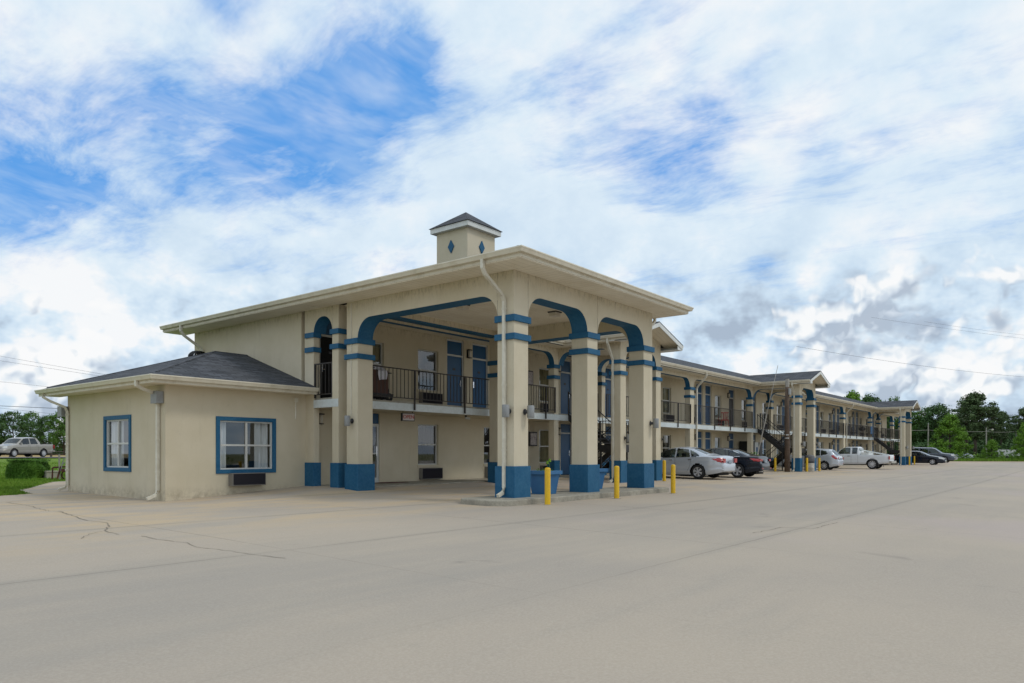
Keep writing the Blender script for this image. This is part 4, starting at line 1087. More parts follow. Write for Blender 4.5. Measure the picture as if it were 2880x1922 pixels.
# housekeeping cart
ct = thing('housekeeping_cart', 'brown housekeeping cart parked on the upper walkway above the lobby door', 'cart', (15.72, 18.35, FL))
MB().box(-.50, .50, -.26, .26, .26, 1.02).build('cabinet', 'brown_case', ct, bevel=.01)
MB().box(-.56, .70, -.29, .29, .20, .255).build('deck', 'black_metal', ct); MB().box(.52, .70, -.2, .2, .94, .97).box(.52, .56, -.02, .02, .255, .94).build('handle', 'black_metal', ct)
for (x, y) in ((.55, -.24), (.55, .24), (-.42, -.24), (-.42, .24)):
    MB().lathe([(.06, -.02), (.14, -.018), (.145, 0), (.14, .018), (.06, .02), (.06, -.02)], 'y', (x, y, .145), 18).box(x-.01, x+.01, y-.005, y+.005, .02, .27).build('wheel', 'rubber', ct)
b = MB(); n = 9
def cl(i, j): 
    u_, w_ = i/n, j/n; x = .08+.36*u_; 
    if w_ < .5: return (x-.03*sin(w_*9), .1-.44*w_*.9-.0, 1.16+.03*sin(i*1.7)-abs(w_-.2)*.25)
    return (x-.02+.03*sin(w_*7+i), -.29-.02*sin(i*1.3), 1.04-(w_-.5)*(.72-.1*u_))
for i in range(n):
    for j in range(n): b.quad([cl(i, j), cl(i+1, j), cl(i+1, j+1), cl(i, j+1)])
tw = b.build('draped_towel', 'cloth_white', smooth=True, loc=(15.72, 18.35, FL)); tag(tw, 'white towel draped over the housekeeping cart', 'towel')
b = MB(); b.lathe([(0, .19), (.1, .17), (.15, .1), (.15, 0), (0, 0)], 'z', (0, 0, 0), 14)
for i, v in enumerate(b.v): b.v[i] = (v[0]*1.3*(1+.2*sin(i)), v[1]*(1+.2*cos(i*2)), v[2])
o = b.build('linen_bundle', 'cloth_white', smooth=True, loc=(15.45, 18.4, FL+1.02)); tag(o, 'bundle of pinkish white linen on top of the housekeeping cart', 'linen')

# red plastic chairs on the walkway
def chair(x, y, rz, label, mt='red_plastic', grp='chairs on the upper walkway'):
    t = thing('patio_chair', label, 'chair', (x, y, FL), rz, grp)
    MB().box(-.24, .24, -.22, .24, .40, .43).build('seat', mt, t, bevel=.01)
    b = MB(); 
    for k in range(4): b.box(-.185+k*.115, -.155+k*.115, .22, .25, .46, .88)
    b.box(-.25, .25, .215, .255, .86, .92); b.box(-.25, .25, .215, .255, .42, .47); b.build('backrest', mt, t)
    for sx in (-1, 1):
        for yy in (-.2, .22): MB().tube([(sx*.22, yy, .4), (sx*.25, yy*1.12, 0)], .02, 6).build('leg', mt, t)
        MB().tube([(sx*.25, .23, .64), (sx*.27, -.15, .64), (sx*.25, -.2, .42)], .02, 6).build('armrest', mt, t)
chair(44.75, 18.4, 2.3, 'red slatted armchair outside an upper blue door above the black sedan')
chair(77.7, 18.5, .4, 'dark chair on the upper walkway left of the black grill', 'dark_grey')
chair(72.6, 18.4, -.3, 'dark chair on the upper walkway behind the railing over the white pickup', 'dark_grey')
# charcoal grill, cabinet and hanging towel on the last walkway bay
gr = thing('barbecue_grill', 'black covered barbecue grill on the far upper walkway', 'grill', (80.0, 18.3, FL))
b = MB(); b.lathe([(0, .62), (.2, .64), (.30, .74), (.31, .80)], 'z', n=16).build('bowl', 'black_metal', gr, smooth=True)
MB().lathe([(.315, .80), (.29, .92), (.18, 1.0), (.03, 1.03), (0, 1.06)], 'z', n=16).build('lid', 'black_metal', gr, smooth=True)
for a in (0, 2.1, 4.2): MB().tube([(.15*cos(a), .15*sin(a), .66), (.33*cos(a), .33*sin(a), 0)], .015, 6).build('leg', 'black_metal', gr)
cb = thing('storage_cabinet', 'black storage cabinet behind the railing in the far upper bay', 'cabinet', (73.7, 18.3, FL))
MB().box(-.5, .5, -.3, .3, .04, .88).build('body', 'black_metal', cb, bevel=.015); MB().box(-.53, .53, -.33, .33, .88, .94).build('lid', 'dark_grey', cb); b = MB(); b.box(-.49, -.01, -.315, -.302, .07, .85); b.box(.01, .49, -.315, -.302, .07, .85); b.build('door_leaf', 'dark_grey', cb)
b = MB(); 
for i in range(8):
    for j in range(6):
        f_ = lambda i, j: (i*.07, -.03+.018*sin(i*1.3+j*.3), -j*.13)
        b.quad([f_(i, j), f_(i+1, j), f_(i+1, j+1), f_(i, j+1)])
o = b.build('hanging_towel', 'planter_blue', smooth=True, loc=(80.0, WE-.07, FL+1.07)); tag(o, 'blue towel hung over the railing of the last bay', 'towel')
# vending and ice machine under the walkway
vm_ = thing('vending_machine', 'dark vending machine on the ground floor behind the black sedan', 'vending machine', (49.75, 18.75, 0))
MB().box(-.38, .38, -.38, .4, .03, 1.86).build('cabinet', 'black_metal', vm_, bevel=.015); MB().box(-.33, .18, -.395, -.385, .5, 1.75).build('front_panel', 'dark_grey', vm_)
im = thing('ice_machine', 'white ice machine with a dark panel beside the dark vending machine', 'ice machine', (50.62, 18.75, 0))
MB().box(-.36, .36, -.36, .4, .03, 1.8).build('cabinet', 'white_paint', im, bevel=.015); MB().box(-.16, .16, -.375, -.362, .95, 1.45).build('front_panel', 'blue_door', im); MB().box(-.22, .22, -.38, -.362, .35, .7).build('chute', 'dark_grey', im)
im = thing('soda_machine', 'dark soda machine right of the white ice machine', 'vending machine', (51.5, 18.8, 0))
MB().box(-.36, .36, -.36, .4, .03, 1.8).build('cabinet', 'dark_grey', im, bevel=.015); MB().box(-.3, .2, -.375, -.362, .4, 1.7).build('front_panel', 'black_metal', im)
# trash drum
x, y = 49.35, 14.45
td = thing('trash_drum', 'pale plastic drum with a grey dome lid between two yellow bollards', 'trash can', (x, y, gz(x, y)))
MB().lathe([(0, 0), (.27, 0), (.29, .05), (.285, .22), (.295, .24), (.285, .26), (.285, .46), (.295, .48), (.28, .52), (.28, .56)], 'z', n=24).build('drum', 'trash_drum', td, smooth=True)
MB().lathe([(.285, .54), (.29, .68), (.20, .70)], 'z', n=24).build('liner', 'black_metal', td, smooth=True)
MB().lathe([(.30, .66), (.315, .70), (.31, .95), (.27, 1.04), (.12, 1.08), (0, 1.09)], 'z', n=24).build('lid', 'trash_lid', td, smooth=True)

# ------------------------------------------------------------------ utility pole with guy wire
x, y = 46.75, 15.05
up = thing('utility_pole', 'brown wooden utility pole with a pale cut top in front of the second portico', 'utility pole', (x, y, gz(x, y)))
MB().tube([(0, 0, -.1), (.01, 0, 2), (0, .01, 4), (0, 0, 5.35)], .16, 12, rr=[.175, .155, .14, .125]).build('pole', 'wood_pole', up, smooth=True)
MB().tube([(0, 0, 5.35), (0, 0, 5.85)], .12, 10).build('pole_top', 'pale_wood', up)
b = MB(); b.box(-.17, .17, -.19, -.12, 4.85, 5.25); b.build('bracket', 'grey_metal', up)
b = MB(); b.box(-.19, -.13, -.12, .02, 2.3, 2.36); b.box(-.20, -.12, -.14, .06, 2.1, 2.15); b.build('pole_tag', 'white_paint', up)
def wire(name, label, pts, r, sag=0., mt='wire', cat='wire', grp=None, seg=18):
    b = MB()
    for a, c in zip(pts, pts[1:]):
        a, c = Vector(a), Vector(c); L_ = [a.lerp(c, i/seg)-Vector((0, 0, sag*4*(i/seg)*(1-i/seg))) for i in range(seg+1)]
        b.tube(L_, r, 5)
    return tag(b.build(name, mt), label, cat, grp)
def at(u, v, Z):
    x, y = camxy(u, Z); return (x, y, EYE+(HY-v)/F*Z)
gw = thing('guy_wire', 'slanting guy wire with a pale lower guard in front of the second portico', 'guy wire', (0, 0, 0))
A_ = Vector(at(2133, 1268, 43.5)); B_ = Vector(at(2188, 1028, 43.5)); A0 = A_+(A_-B_).normalized()*1.4
MB().tube([A_+(B_-A_)*.19, B_], .016, 5).build('cable', 'wire_pale', gw); MB().tube([A0, A_+(B_-A_)*.43], .035, 6).build('guard', 'pale_wood', gw)
wire('power_line', 'power line sloping right from above the second portico', [at(2240, 975, 55), at(2900, 1062, 75)], .010, .25, grp='power lines on the right')
wire('power_line', 'upper of the two faint power lines high at the right edge', [at(2450, 893, 90), at(2900, 955, 100)], .010, .1, grp='power lines on the right')
wire('power_line', 'lower of the two faint power lines high at the right edge', [at(2600, 905, 90), at(2900, 945, 100)], .010, .1, grp='power lines on the right')
for i, (v0, u1, v1, lb) in enumerate(((1002, 306, 1056, 'uppermost power line at the left above the annex roof'), (1015, 306, 1062, 'second power line from the top at the left'), (1074, 180, 1093, 'middle power line at the left, ending behind the annex roof'),
                               (1142, 200, 1151, 'dark power line just above the left trees'), (1148, 200, 1170, 'lowest power line crossing the tops of the left trees'))):
    wire('power_line', lb, [at(-40, v0-(v1-v0)*40/u1, 62), at(u1+60, v1+(v1-v0)*60/u1, 58)], .009 if i != 3 else .02, .0, grp='power lines on the left')

# ------------------------------------------------------------------ VEHICLES
def smooth_interp(pts, x, w=.05):
    P_ = sorted(pts); return (interp(x-w, P_)+2*interp(x, P_)+interp(x+w, P_))/4
def wheel_meshes(R, wd, spokes, key, dark=False):
    t = MB().lathe([(R*.66, -wd*.5), (R*.80, -wd*.52), (R*.95, -wd*.46), (R, -wd*.32), (R, wd*.32), (R*.95, wd*.46), (R*.8, wd*.52), (R*.66, wd*.5), (R*.64, 0), (R*.66, -wd*.5)], 'y', n=28).mesh('tyre', 'rubber', True)
    b = MB(); o = wd*.5
    b.lathe([(R*.67, o*.98), (R*.63, o*.96), (R*.61, o*.7), (R*.60, 0)], 'y', n=28, mi=0)
    b.lathe([(R*.60, o*.15), (0, o*.15)], 'y', n=20, mi=1); b.lathe([(0, o*.98), (R*.12, o*.98), (R*.15, o*.82), (R*.15, o*.2)], 'y', n=12, mi=0)
    for k in range(spokes):
        a = 2*pi*k/spokes
        for da in ((-.11, .11) if spokes <= 7 else (0,)):
            c0, s0 = cos(a), sin(a); c1, s1 = cos(a+da), sin(a+da); w0, w1 = R*.07, R*(.085 if spokes <= 7 else .075)
            p = [(R*.1*c0-w0*s0, o*.9, R*.1*s0+w0*c0), (R*.1*c0+w0*s0, o*.9, R*.1*s0-w0*c0), (R*.63*c1+w1*s1, o*.88, R*.63*s1-w1*c1), (R*.63*c1-w1*s1, o*.88, R*.63*s1+w1*c1)]
            b.quad(p, 0); b.quad([p[0], p[3], (p[3][0], o*.5, p[3][2]), (p[0][0], o*.5, p[0][2])], 0); b.quad([p[1], p[2], (p[2][0], o*.5, p[2][2]), (p[1][0], o*.5, p[1][2])], 0)
    return t, b.mesh('rim', ['rim_silver', 'dark_grey'])
def vehicle(name, label, cat, loc, head, sp):
    t = thing(name, label, cat, loc, head, 'parked vehicles' if sp.get('grp', 1) else None)
    L, Wd, R = sp['L'], sp['W'], sp['R']; hw = Wd/2; xf, xr = sp['axles']
    N = int(L/.026); xs = [L/2-L*i/N for i in range(N+1)]
    bed = sp.get('bed')
    top = lambda x: smooth_interp(sp['top'], x); belt = lambda x: min(smooth_interp(sp['belt'], x), top(x)-.02)
    sill = lambda x: smooth_interp(sp['sill'], x); rf = lambda x: smooth_interp(sp['rf'], x, .1)
    def w_(x):
        e = sp.get('taper', .75); a = max(0., (abs(x)-(L/2-e))/e); return hw*(1-sp.get('tk', .25)*a**2.4)
    def shape(k): return .950+.045*sin(pi*min(1, max(0, .10+.72*k)))-.05*max(0, .18-k)/.18+.012*math.exp(-((k-.80)/.05)**2)-.010*math.exp(-((k-.36)/.10)**2)+.008*math.exp(-((k-.22)/.04)**2)
    NS, NG, NT_ = 14, 12, 9
    def ring(x):
        w, zs, zb, zt = w_(x), sill(x), belt(x), top(x); P_ = [(0, zs, 'u'), (w*.6, zs, 'u')]
        for i in range(NS+1): k = i/NS; P_.append((w*shape(k), zs+(zb-zs)*k, 's'))
        wb = w*shape(1); wr = w*rf(x)
        inbed = bed and bed[1] < x < bed[0]
        if inbed:
            for i in range(1, NG+1):
                k = i/NG
                P_.append((wb-.07*min(1, k*3), zb+.012 if k < .4 else zb+.012-(zb-bed[2])*(k-.4)/.6, 'b'))
            for i in range(1, NT_+1): P_.append(((wb-.07)*(1-i/NT_), bed[2], 'b'))
        else:
            rr_ = min(.07, (zt-zb)*.5)
            for i in range(1, NG+1):
                k = i/NG; y = wb-.012+(wr-wb+.012)*k; z = zb+(zt-rr_-zb)*k+(zt-zb)*.05*sin(pi*k); P_.append((y, z, 'g'))
            for i in range(1, NT_+1):
                k = i/NT_; y = wr*(1-k); P_.append((y, zt-rr_*((1-k)**2.2), 'r'))
        return P_
    rings = [ring(x) for x in xs]; M = len(rings[0])
    body, glass = MB(), MB()
    idx = {}
    def vert(b, sgn, i, j):
        key = (id(b), sgn if rings[i][j][0] > 1e-6 else 1, i, j)
        if key not in idx: idx[key] = len(b.v); y, z, _ = rings[i][j]; b.v.append((xs[i], sgn*y, z))
        return idx[key]
    tl_polys = sp.get('tail', []); side_gl = sp['glass']
    for sgn in (1, -1):
        for i in range(N):
            for j in range(M-1):
                x = (xs[i]+xs[i+1])/2; y = (rings[i][j][0]+rings[i][j+1][0]+rings[i+1][j][0]+rings[i+1][j+1][0])/4; z = (rings[i][j][1]+rings[i][j+1][1]+rings[i+1][j][1]+rings[i+1][j+1][1])/4
                k = rings[i][j+1][2]
                if k in 'su' and z < R*2.3 and y > hw*.55 and any((x-xw)**2+(z-R)**2 < (R+.055)**2 for xw in (xf, xr)): continue
                tgt = body
                if k == 'g' and any(inpoly(x, z, p) for p in side_gl): tgt = glass
                if k == 'r' and any(a > x > c and y < w_(x)*rf(x)*.90 for (a, c) in sp['screens']): tgt = glass
                if bed and k == 'g' and False: pass
                q = [vert(tgt, sgn, i, j), vert(tgt, sgn, i+1, j), vert(tgt, sgn, i+1, j+1), vert(tgt, sgn, i, j+1)]
                if sgn < 0: q.reverse()
                if len(set(q)) > 2:
                    tgt.f.append(tuple(dict.fromkeys(q))); tgt.mi.append(0)
    for e in (0, N):   # end caps, crowned outward in two steps
        rg = [(y, z) for y, z, _ in rings[e]]+[(-y, z) for y, z, _ in reversed(rings[e])]
        rg = list(dict.fromkeys(rg)); n_ = len(rg); zm_ = (min(z for _, z in rg)+max(z for _, z in rg))/2; sg = 1 if e == 0 else -1; prev = None
        for (o_, ky, kz) in ((0, 1, 1), (.025, .985, .965), (.045, .94, .88), (.055, .80, .72)):
            b0 = len(body.v)
            for (y, z) in rg: body.v.append((xs[e]+sg*o_, y*ky, zm_+(z-zm_)*kz))
            if prev is not None:
                for i in range(n_): j = (i+1) % n_; body.f.append((prev+i, prev+j, b0+j, b0+i)); body.mi.append(0)
            prev = b0
        body.f.append(tuple(prev+i for i in range(n_))); body.mi.append(0)
    for e in ():
        pts = [(xs[e], y, z) for y, z, _ in rings[e]]+[(xs[e], -y, z) for y, z, _ in reversed(rings[e])]
        body.quad(list(dict.fromkeys(pts)))
    bo = body.build('body', sp['paint'], t, smooth=True, sharp=38)
    gl_ = glass.build('window_glass', 'car_glass', t, smooth=True)
    def sideY(x, z):
        zs, zb, zt = sill(x), belt(x), top(x); w = w_(x)
        if z <= zb: return w*shape((z-zs)/(zb-zs))
        k = (z-zb)/max(.01, zt-.07-zb); wb = w*shape(1); return wb-.012+(w*rf(x)-wb+.012)*min(1, k)
    def strip(pts, wd, mt, nm, out=.004, par=bo):
        b = MB()
        for sgn in (1, -1):
            fine = []
            for (a, c) in zip(pts, pts[1:]):
                n = max(1, int(hypot(c[0]-a[0], c[1]-a[1])/.06)); fine += [(a[0]+(c[0]-a[0])*i/n, a[1]+(c[1]-a[1])*i/n) for i in range(n)]
            fine.append(pts[-1])
            for (a, c) in zip(fine, fine[1:]):
                d = Vector((c[0]-a[0], c[1]-a[1])); d.normalize(); n_ = Vector((-d.y, d.x))*wd/2; q = []
                for (px_, pz, s_) in ((a[0], a[1], -1), (c[0], c[1], -1), (c[0], c[1], 1), (a[0], a[1], 1)):
                    x, z = px_+n_.x*s_, pz+n_.y*s_; q.append((x, sgn*(sideY(x, z)+out), z))
                b.quad(q)
        return b.build(nm, mt, par)
    for s_ in sp.get('seams', []): pass
    if sp.get('seams'):
        sm = sp['seams']; strip(sm[0], .010, 'underbody', 'door_seam')
        for q in sm[1:]: strip(q, .010, 'underbody', 'door_seam')
    for q in sp.get('trim', []): strip(q[0], q[1], q[2], 'window_trim', .006)
    for (x, z) in sp.get('handles', []):
        b = MB()
        for sgn in (1, -1): y = sideY(x, z); b.box(x-.09, x+.09, sgn*(y+.0), sgn*(y+.035), z-.012, z+.018)
        b.build('door_handle', sp.get('hmat', 'chrome'), bo)
    # patches: lamps wrapped on the side, offset a little off the skin
    for (poly, mt, nm) in sp.get('patch', []):
        xa, xb = min(p[0] for p in poly), max(p[0] for p in poly); za, zb = min(p[1] for p in poly), max(p[1] for p in poly)
        b = MB(); nx, nz = 14, 8
        for sgn in (1, -1):
            for i in range(nx):
                for j in range(nz):
                    q = [(xa+(xb-xa)*(i+a)/nx, za+(zb-za)*(j+c)/nz) for a, c in ((0, 0), (1, 0), (1, 1), (0, 1))]
                    if inpoly(sum(p[0] for p in q)/4, sum(p[1] for p in q)/4, poly):
                        b.quad([(x, sgn*(sideY(max(min(x, L/2-.001), -L/2+.001), z)+.012), z) for x, z in q])
        b.build(nm, mt, t, smooth=True)
    for (nm, mt, bx_) in sp.get('boxes', []): 
        b = MB(); 
        for q in bx_:
            q = list(q); xc_ = (q[0]+q[1])/2
            if abs(xc_) > L/2-.03: sh = .048 if xc_ > 0 else -.048; q[0] += sh; q[1] += sh
            b.box(*q)
        b.build(nm, mt, t, bevel=.008)
    for sgn in (1, -1):
        mx_, mz = sp['mirror']; y = sideY(mx_, mz)*sgn
        MB().box(mx_-.05, mx_+.05, y, y+sgn*.17, mz-.02, mz+.11).build('wing_mirror', sp['paint'], t, bevel=.025)
    # wells, underbody, interior
    b = MB()
    for xw in (xf, xr):
        for sgn in (1, -1):
            pr = []
            for k in range(13): a = pi*k/12; pr.append((xw+(R+.06)*cos(a), R+(R+.06)*sin(a)))
            for (p, q) in zip(pr, pr[1:]):
                b.quad([(p[0], sgn*(hw-.40), p[1]), (q[0], sgn*(hw-.40), q[1]), (q[0], sgn*(hw-.03), q[1]), (p[0], sgn*(hw-.03), p[1])])
            b.quad([(x, sgn*(hw-.40), z) for x, z in pr])
    b.build('wheel_well', 'underbody', t)
    MB().box(-L/2+.25, L/2-.25, -hw*.6, hw*.6, sp.get('clear', .17), .36).build('underbody', 'underbody', t)
    if sp.get('seats'):
        s_ = MB()
        for (x, z) in sp['seats']:
            for y in (-.36, .36):
                s_.frustum(x, y, .45, z, .10, .24, .07, .20); s_.box(x-.05, x+.05, y-.12, y+.12, z+.03, z+.20)
        s_.build('seat', 'dark_grey', t)
    tm, rm = sp['wheels']
    for xw in (xf, xr):
        for sgn in (1, -1):
            wo = bpy.data.objects.new('wheel', tm); COL.objects.link(wo); wo.parent = t; wo.location = (xw, sgn*(hw-.125), R); wo.rotation_euler = (0, random.uniform(0, 1), 0 if sgn > 0 else pi)
            ro = bpy.data.objects.new('rim', rm); COL.objects.link(ro); ro.parent = wo
    return t
WA = wheel_meshes(.325, .21, 6, 'a'); WB = wheel_meshes(.34, .22, 5, 'b'); WC = wheel_meshes(.30, .19, 9, 'c'); WD = wheel_meshes(.375, .25, 10, 'd')
# silver sedan
silver = dict(L=4.90, W=1.84, R=.325, axles=(1.45, -1.35), paint='paint_silver', wheels=WA, mirror=(.82, .98),
    top=[(2.45, .52), (2.42, .66), (2.25, .78), (1.5, .94), (1.12, 1.01), (.30, 1.40), (-.05, 1.465), (-.55, 1.475), (-1.0, 1.42), (-1.72, 1.14), (-1.9, 1.09), (-2.32, 1.06), (-2.41, .98), (-2.45, .62)],
    belt=[(2.45, .5), (1.12, .93), (.9, .94), (-1.6, 1.01), (-2.3, 1.0), (-2.45, .95)], sill=[(2.45, .24), (2.0, .19), (-1.8, .20), (-2.2, .27), (-2.45, .34)],
    rf=[(2.45, .86), (1.15, .86), (.75, .78), (.2, .70), (-.9, .68), (-1.5, .74), (-1.85, .86), (-2.45, .88)],
    glass=[[(1.02, .975), (.36, 1.335), (-.16, 1.395), (-.20, .965)], [(-.27, .965), (-.24, 1.395), (-.80, 1.36), (-.98, 1.0), (-.98, .99)], [(-1.03, 1.0), (-.88, 1.33), (-1.25, 1.17), (-1.42, 1.05), (-1.42, 1.02)]],
    screens=[(1.08, .38), (-.98, -1.66)], handles=[(-.02, .86), (-.98, .89)], seams=[[(-.23, .98), (-.23, .32)], [(-1.02, 1.0), (-.98, .62), (-.82, .33)], [(.95, .95), (.98, .5), (.9, .32)]],
    patch=[([(-1.98, .93), (-2.449, .96), (-2.449, .72), (-2.25, .80)], 'tail_red', 'tail_light'), ([(2.449, .72), (1.95, .80), (2.0, .66), (2.449, .56)], 'lamp_clear', 'headlight')],
    boxes=[('tail_light_panel', 'tail_red', [(-2.47, -2.44, .50, .76, .74, .93), (-2.47, -2.44, -.76, -.50, .74, .93)]), ('licence_plate', 'plate_white', [(-2.475, -2.45, -.16, .16, .70, .86)]), ('trunk_trim', 'chrome', [(-2.468, -2.44, -.3, .3, .90, .925)]), ('grille', 'dark_grey', [(2.44, 2.47, -.4, .4, .5, .66)])],
    seats=[(-.05, .98), (-.95, .95)])
HY_ = pi/2
vehicle('silver_sedan', 'silver four-door sedan parked nose in beside the first portico, right of the canopy piers', 'car', (32.05, 15.35, gz(32, 15)), HY_+R_(-1), silver)
trimline = [(1.0, .985), (.30, 1.36), (-.25, 1.425), (-.9, 1.385), (-1.4, 1.19), (-1.62, 1.07), (-1.52, 1.02), (-1.0, .995), (0, .975)]
black = dict(L=4.92, W=1.85, R=.34, axles=(1.42, -1.42), paint='paint_black', wheels=WB, mirror=(.80, .99),
    top=[(2.46, .50), (2.42, .68), (2.2, .80), (1.5, .94), (1.12, 1.0), (.28, 1.39), (-.1, 1.455), (-.6, 1.45), (-1.15, 1.36), (-1.95, 1.09), (-2.2, 1.06), (-2.38, 1.04), (-2.42, .96), (-2.46, .60)],
    belt=[(2.46, .48), (1.12, .92), (.9, .94), (-1.6, 1.0), (-2.3, .99), (-2.46, .92)], sill=[(2.46, .22), (2.0, .19), (-1.8, .21), (-2.2, .30), (-2.46, .36)],
    rf=[(2.46, .86), (1.15, .86), (.75, .77), (.2, .69), (-.9, .66), (-1.6, .72), (-2.0, .84), (-2.46, .87)],
    glass=[[(1.0, .99), (.30, 1.345), (-.20, 1.405), (-.20, .98)], [(-.27, .98), (-.27, 1.405), (-.85, 1.375), (-1.0, 1.0)], [(-1.04, 1.005), (-.92, 1.36), (-1.38, 1.18), (-1.58, 1.07), (-1.50, 1.03)]],
    screens=[(1.08, .36), (-1.1, -1.9)], handles=[(-.05, .88), (-.98, .91)], hmat='paint_black', trim=[(trimline, .026, 'chrome')], seams=[[(-.23, .97), (-.23, .33)], [(-1.05, .99), (-1.0, .6), (-.85, .33)]],
    patch=[([(-2.02, .93), (-2.459, .91), (-2.459, .78), (-2.2, .80)], 'tail_red', 'tail_light'), ([(2.449, .72), (1.95, .80), (2.0, .66), (2.449, .56)], 'lamp_clear', 'headlight')],
    boxes=[('tail_light_panel', 'tail_red', [(-2.475, -2.45, .50, .74, .79, .89), (-2.475, -2.45, -.74, -.50, .79, .89)]), ('licence_plate', 'plate_white', [(-2.485, -2.46, -.17, .17, .72, .88)]), ('bumper', 'dark_grey', [(-2.50, -2.42, -.72, .72, .36, .46)]), ('reflector', 'tail_red', [(-2.515, -2.48, .5, .68, .42, .47), (-2.515, -2.48, -.68, -.5, .42, .47)]), ('exhaust', 'chrome', [(-2.50, -2.35, .45, .56, .27, .33)])],
    seats=[(-.05, .96), (-.98, .94)])
vehicle('black_sedan', 'glossy black sedan with a chrome window line, parked right of the silver sedan', 'car', (35.10, 14.85, gz(35, 14.8)), HY_+R_(2), black)
hatch = dict(L=4.10, W=1.70, R=.30, axles=(1.32, -1.18), paint='paint_silver', wheels=WC, mirror=(.72, 1.0), taper=.6, tk=.16,
    top=[(2.05, .55), (2.02, .72), (1.85, .85), (1.25, 1.05), (.45, 1.42), (.1, 1.50), (-.7, 1.53), (-1.45, 1.47), (-1.62, 1.40), (-1.98, 1.02), (-2.02, .95), (-2.05, .62)],
    belt=[(2.05, .5), (1.3, .92), (-1.5, 1.04), (-1.9, 1.0), (-2.05, .92)], sill=[(2.05, .24), (1.7, .19), (-1.6, .20), (-2.05, .33)],
    rf=[(2.05, .86), (1.2, .84), (.6, .76), (-.5, .71), (-1.4, .70), (-1.8, .80), (-2.05, .88)],
    glass=[[(.95, 1.0), (.42, 1.34), (-.12, 1.43), (-.12, .99)], [(-.18, .99), (-.18, 1.43), (-.86, 1.43), (-.90, 1.02)], [(-.96, 1.03), (-.92, 1.42), (-1.28, 1.34), (-1.40, 1.15), (-1.25, 1.06)]],
    screens=[(1.18, .5), (-1.60, -1.96)], handles=[(0., .88), (-.85, .92)], seams=[[(-.15, .98), (-.15, .32)], [(-.93, 1.0), (-.85, .55), (-.75, .33)]], hmat='paint_silver',
    patch=[([(-1.62, 1.02), (-1.80, 1.05), (-2.049, .80), (-1.95, .74), (-1.75, .88)], 'tail_red', 'tail_light')],
    boxes=[('tail_light_panel', 'tail_red', [(-2.07, -2.04, .58, .72, .74, .9), (-2.07, -2.04, -.72, -.58, .74, .9)]), ('licence_plate', 'plate_white', [(-2.07, -2.04, -.16, .16, .72, .85)]), ('reflector', 'tail_red', [(-2.07, -2.04, .5, .62, .42, .46), (-2.07, -2.04, -.62, -.5, .42, .46)])], seats=[(-.05, 1.02), (-.85, 1.0)])
vehicle('silver_hatchback', 'small silver hatchback parked between the second portico and the white pickup', 'car', (54.75, 16.0, gz(54, 15)), HY_, hatch)
pick = dict(L=5.10, W=1.78, R=.375, axles=(1.62, -1.42), paint='paint_white', wheels=WD, mirror=(1.0, 1.16), clear=.3, taper=.45, tk=.10, bed=(-.55, -2.48, .72),
    top=[(2.55, .72), (2.5, 1.0), (2.3, 1.06), (1.45, 1.14), (1.3, 1.17), (.72, 1.62), (.5, 1.69), (-.35, 1.70), (-.45, 1.68), (-.54, 1.12), (-.60, 1.07), (-2.55, 1.07)],
    belt=[(2.55, .7), (1.4, 1.08), (-.5, 1.10), (-.6, 1.05), (-2.55, 1.05)], sill=[(2.55, .42), (2.2, .36), (-1.9, .38), (-2.55, .50)],
    rf=[(2.55, .88), (1.4, .88), (1.0, .80), (.4, .78), (-.5, .78), (-.6, .95), (-2.55, .95)],
    glass=[[(1.18, 1.14), (.62, 1.60), (.12, 1.625), (.12, 1.13)], [(.0, 1.14), (.0, 1.62), (-.36, 1.61), (-.36, 1.15)]],
    screens=[(1.22, .78)], handles=[(.22, .98)], hmat='dark_grey', seams=[[(.06, 1.10), (.06, .45)], [(-.42, 1.08), (-.42, .45)], [(1.20, 1.1), (1.15, .5)]],
    patch=[],
    boxes=[('tail_light', 'tail_red', [(-2.57, -2.50, .745, .885, .72, .98), (-2.57, -2.50, -.885, -.745, .72, .98)]), ('rear_bumper', 'chrome', [(-2.70, -2.55, -.82, .82, .46, .62)]), ('toolbox', 'white_paint', [(-1.15, -.62, -.80, .80, 1.0, 1.26)]), ('rear_window', 'car_glass', [(-.50, -.47, -.6, .6, 1.22, 1.58)]),
           ('tow_hitch', 'black_metal', [(-2.95, -2.5, -.03, .03, .38, .43), (-2.95, -2.90, -.03, .03, .38, .52)]), ('mud_flap', 'black_metal', [(-1.86, -1.84, .68, .86, .15, .52), (-1.86, -1.84, -.86, -.68, .15, .52)])], seats=[(.1, 1.15)])
pk = vehicle('white_pickup', 'white extended-cab pickup with a tow hitch, parked nose in beyond the silver hatchback', 'pickup truck', (60.65, 14.4, gz(60, 14)), HY_, pick)
b = MB(); b.tube([(-.65, .55, 1.40), (-2.3, .62, 1.07)], .03, 6); b.tube([(-.65, -.55, 1.40), (-2.3, -.62, 1.07)], .03, 6); b.tube([(-.65, -.55, 1.40), (-.65, .55, 1.40)], .03, 6); b.build('bed_frame', 'white_paint', pk)
dark2 = dict(black); dark2.update(paint='paint_black', trim=[], wheels=WA, R=.325, boxes=black['boxes'][1:3]+[('grille', 'dark_grey', [(2.45, 2.475, -.4, .4, .48, .66)])])
vehicle('black_coupe_sedan', 'black sedan facing the lot, half hidden behind the last portico', 'car', (86.35, 14.3, gz(86, 14)), -HY_, dark2)
